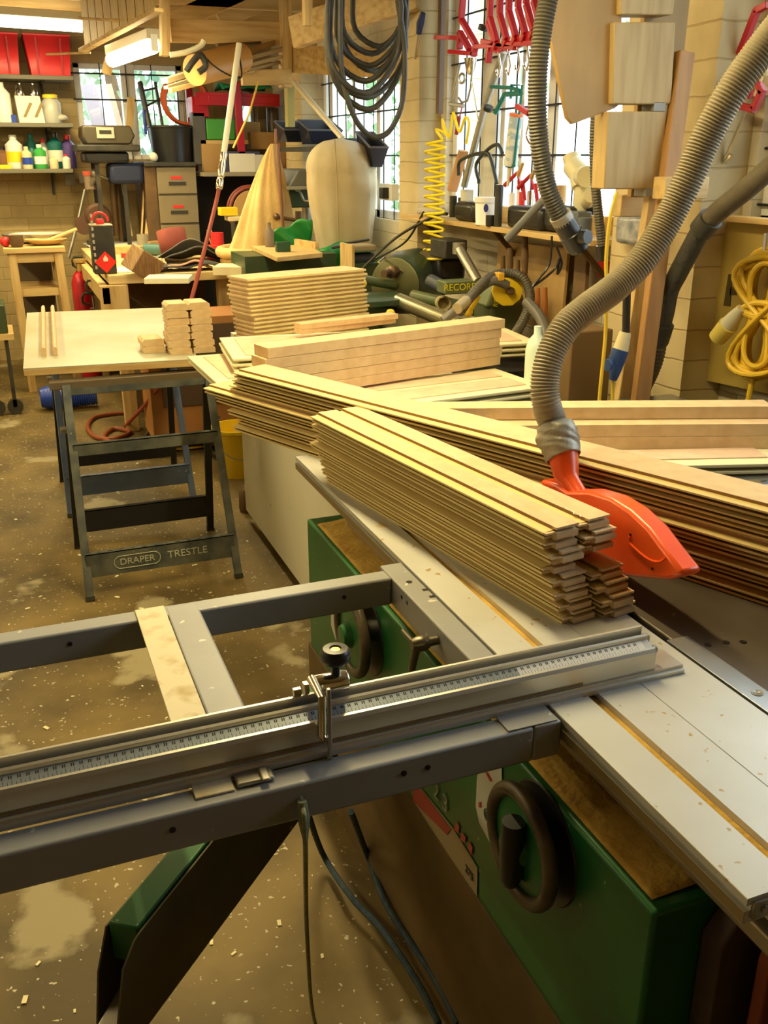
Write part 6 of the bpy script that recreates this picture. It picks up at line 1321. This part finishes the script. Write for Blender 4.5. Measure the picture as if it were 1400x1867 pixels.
M().tube(spline([PX(a, b, 1.95) for a, b in ((1292, 402), (1275, 425), (1255, 462), (1235, 500), (1220, 530), (1212, 570), (1204, 600))], 6), .030, 16).build('taped_section', mat('black_tape_wrap', (.04, .038, .033), .45, bump=.6, bscale=40), wh)
M().tube([PX(1296, 398, 1.95), PX(1278, 420, 1.95)], .037, 18).build('upper_cuff', RUBBER, wh)
M().tube([PX(1208, 590, 1.95), PX(1198, 622, 1.95)], .037, 18).build('lower_cuff', RUBBER, wh)
hose([PX(a, b, 1.95) for a, b in ((1199, 618), (1190, 660), (1170, 705), (1145, 745), (1120, 790))], .033, .012, .08, 16).build('lower_hose', mat('brown_grey_hose', (.13, .11, .075), .6), wh)
# ---------------- right side: cord board ----------------
cbd = T('tool_board', 'ochre plywood board with a T-shaped hole leaning under the right window', 'board', tuple(PX(1330, 700, 2.22)))
Pq = [PX(1305, 403, 2.24), PX(1480, 415, 2.24), PX(1480, 735, 2.24), PX(1281, 693, 2.24)]
M().prism(Pq, (.02, 0, 0)).build('board_sheet', mat('ochre_plywood', (.44, .33, .07), .6, col2=(.36, .25, .06), scale=2, spots=((.55, .50, .08), 3, .62)), cbd, bevel=.001)
M().box(2.19, 2.24, 2.0, PX(1312, 400, 2.2).y, PX(1340, 403, 2.24).z, PX(1340, 398, 2.24).z+.01).build('top_rail', PINE, cbd, bevel=.002)
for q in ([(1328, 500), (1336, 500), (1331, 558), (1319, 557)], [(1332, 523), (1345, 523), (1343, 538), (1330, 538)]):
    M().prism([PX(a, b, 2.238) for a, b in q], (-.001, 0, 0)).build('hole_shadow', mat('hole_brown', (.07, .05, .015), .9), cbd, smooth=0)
co = T('yellow_extension_lead', 'coiled yellow extension lead hanging on the ochre board', 'cable', tuple(PX(1380, 600, 2.2)))
for i in range(11):
    w_ = 40+3.4*i; h1 = .78+.022*((i*5) % 11); P = []
    for a_ in range(36):
        th = a_*2*pi/36; Yy = 574-118*h1*cos(th)+3*sin(i*2.1); sg = 1 if cos(th) > 0 else .92; X_ = 1386+1.5*(i % 3)+(w_*sin(2*th)*.72*sg if i % 3 else w_*.62*sin(th)*(.35+.65*abs(cos(th))))-.10*(Yy-574)+4*sin(i*1.7)
        P.append(PX(X_, Yy, 2.20-.0075*i-.006*sin(3*th+i)))
    M().tube(P, .0085, 8, closed=True).build('cable_loop', YPVC, co)
M().tube(spline([PX(a, b, 2.13) for a, b in ((1345, 560), (1365, 572), (1400, 574), (1420, 560), (1380, 552), (1350, 566), (1385, 582))], 6), .009, 8).build('binding_loop', YPVC, co)
q0, q1, q2 = PX(1352, 562, 2.12), PX(1328, 592, 2.12), PX(1308, 616, 2.12)
M().tube([q0, q0.lerp(q1, .4), q1], [.014, .022, .028], 20).build('plug_body', mat('grey_white_plug', (.60, .58, .46), .4), co)
M().tube([q1, q1.lerp(q2, .2), q2], [.032, .031, .029], 20).build('yellow_plug_end', mat('pale_yellow_plug', (.80, .66, .16), .4), co)
M().tube([PX(1396, 425, 2.17), PX(1392, 470, 2.17), PX(1400, 480, 2.17)], .006, 6).build('wire_hanger', mat('grey_wire', (.5, .5, .55), .4, .5), co)
M().tube(spline([PX(a, b, 2.15) for a, b in ((1372, 690), (1366, 720), (1362, 745), (1360, 800))], 5), .009, 8).build('yellow_lead_tail', YPVC, label='yellow lead tail hanging below the ochre board', cat='cable')
# yellow cable and plug at the pier
M().tube(spline([PY(a, b, 2.35) for a, b in ((1125, 350), (1112, 400), (1105, 470), (1106, 540), (1103, 620), (1095, 700), (1090, 760))], 6), .0055, 8).build('hanging_cable', YPVC, label='thin yellow cable hanging down left of the leaning board', cat='cable')
pl_ = T('blue_plug', 'blue and cream industrial plug and socket hanging by the pier', 'plug', tuple(PY(1130, 630, 2.4)))
M().tube([PY(1152, 505, 2.4), PY(1143, 530, 2.4), PY(1141, 606, 2.4)], .012, 12).build('black_lead', BLACK, pl_)
M().tube([PY(1140, 606, 2.4), PY(1131, 638, 2.4)], [.018, .024], 18).build('cream_sleeve', CREAMP, pl_)
BL2 = mat('industrial_blue', (.02, .06, .22), .4)
M().tube([PY(1131, 638, 2.4), PY(1125, 655, 2.4), PY(1120, 682, 2.4), PY(1117, 693, 2.4)], [.026, .026, .016, .012], 18).build('blue_body', BL2, pl_)
M().lathe([(.018, 0), (.018, .01)], PY(1109, 665, 2.38), (-1, -.3, 0), 18).build('blue_cap', BL2, pl_)
M().tube([PY(1117, 693, 2.4), PY(1116, 760, 2.4)], .0055, 8).build('yellow_lead', YPVC, pl_)
M().box(2.08, 2.13, *sorted((PX(1145, 512, 2.13).y, PX(1162, 512, 2.13).y)), PX(1153, 535, 2.1).z, PX(1153, 490, 2.1).z).build('isolator_box', BLACKM, label='black switch box behind the wide suction hose', cat='switch', bevel=.004)
M().lathe([(.035, 0), (.035, .03)], PX(1106, 490, 2.3), (-1, 0, 0), 20).build('red_stop_button', REDPL, label='round red button half hidden by the ribbed hose', cat='button')
# chisel rack and boards under the sill
rk = T('chisel_rack', 'plywood rack leaning below the sill shelf with wooden handled tools', 'rack', tuple(PX(1000, 550, 2.2)))
M().prism([PX(908, 440, 2.24), PX(1035, 452, 2.24), PX(1020, 620, 2.18), PX(902, 560, 2.18)], (.015, 0, 0)).build('rack_board', PLY, rk, bevel=.001)
hw = mat('chisel_handle', (.45, .16, .04), .45); 
for i, (a_, b_, c_, r_, m_) in enumerate(((917, 466, 510, .012, DKWOOD), (930, 452, 510, .015, DKWOOD), (944, 474, 515, .011, DKWOOD), (957, 425, 515, .016, DKWOOD), (980, 525, 590, .013, hw), (993, 524, 595, .014, hw))):
    M().tube([PX(a_, b_, 2.14), PX(a_, (b_+c_)/2, 2.14), PX(a_-1, c_, 2.14)], [r_*.8, r_, r_*.7], 10).build('tool_handle', m_, rk)
M().tube(spline([PY(1006, 430, 2.9), PY(1002, 480, 2.9), PY(985, 505, 2.9), PY(972, 522, 2.9), PY(1010, 492, 2.9), PY(1020, 470, 2.9), PY(1016, 500, 2.9), PY(1024, 480, 2.9), PY(1015, 450, 2.9)], 6), .0045, 6).build('tangled_cable', BLACK, label='thin tangled black cable hanging below the sill shelf', cat='cable')
beam(PX(1052, 620, 2.2), PX(1062, 465, 2.24), .09, .02, upv=(1, 0, 0)).build('dark_plank', DKWOOD, label='dark plank leaning right of the plywood rack', cat='plank', bevel=.003)
a, b, c, d = RY(1040, 603, 1115, 690, 2.8)
M().box(a, b, 2.8, 2.95, .0, d).build('cardboard_carton', mat('dull_brown_card', (.20, .12, .045), .85), label='brown carton on the floor below the sill behind the hose', cat='carton', bevel=.006)
# ================= outdoors =================
def leafy_tree(name, c, R, H, n, lab, m_, seed):
    rnd = random.Random(seed); t = T(name, lab, 'tree', (c[0], c[1], 0), 'trees outside the windows')
    M().tube([(c[0], c[1], 0), (c[0]+.1, c[1], H*.5), (c[0], c[1]+.1, H*.9)], [.14, .10, .03], 8).build('trunk', DKWOOD, t)
    vs = []; fs = []
    for i in range(n):
        u = rnd.random()*2*pi; z = rnd.uniform(-1, 1); rr = R*(.55+.45*rnd.random()); s = sqrt(1-z*z)
        p = Vector((c[0]+rr*s*cos(u), c[1]+rr*s*sin(u), H*.6+z*H*.45)); a = rnd.random()*6; w_ = rnd.uniform(.07, .17)
        e1 = Vector((cos(a), sin(a), rnd.uniform(-.5, .5)))*w_; e2 = Vector((-sin(a)*.4, cos(a)*.4, rnd.uniform(.3, 1)))*w_*.7
        k_ = len(vs); vs += [p, p+e1*.5+e2, p+e1*1.1, p+e1*.5-e2]; fs.append((k_, k_+1, k_+2, k_+3))
    M().add(vs, fs).build('foliage', m_, t, smooth=0)
LF = [mat('leaf_green', (.26, .42, .22), .6), mat('pale_leaf', (.38, .50, .32), .6), mat('blue_leaf', (.24, .38, .28), .6)]
for i, (x, y, R, H, n) in enumerate(((6.0, 13.0, 1.6, 4.6, 1500), (1.4, 12.4, 1.5, 3.6, 1500), (2.9, 13.2, 1.3, 3.4, 900), (8.0, 9.2, 1.8, 5.2, 1500), (7.0, 5.6, 1.5, 3.6, 900), (-.3, 12.6, 1.3, 3.2, 900))):
    leafy_tree('garden_tree', (x, y), R, H, n, ('leafy tree outside beyond the far side window', 'green tree seen through the middle of the back window', 'loose tree right of the back window', 'tall tree seen through the near side window', 'shrubby tree low outside the right window', 'tree at the left edge of the back window')[i], LF[i % 3], 11+i)
BOX('ground', mat('outdoor_ground', (.42, .40, .34), .9), -12, 16, -6, 22, -.3, -.07, kind='structure', bevel=0)
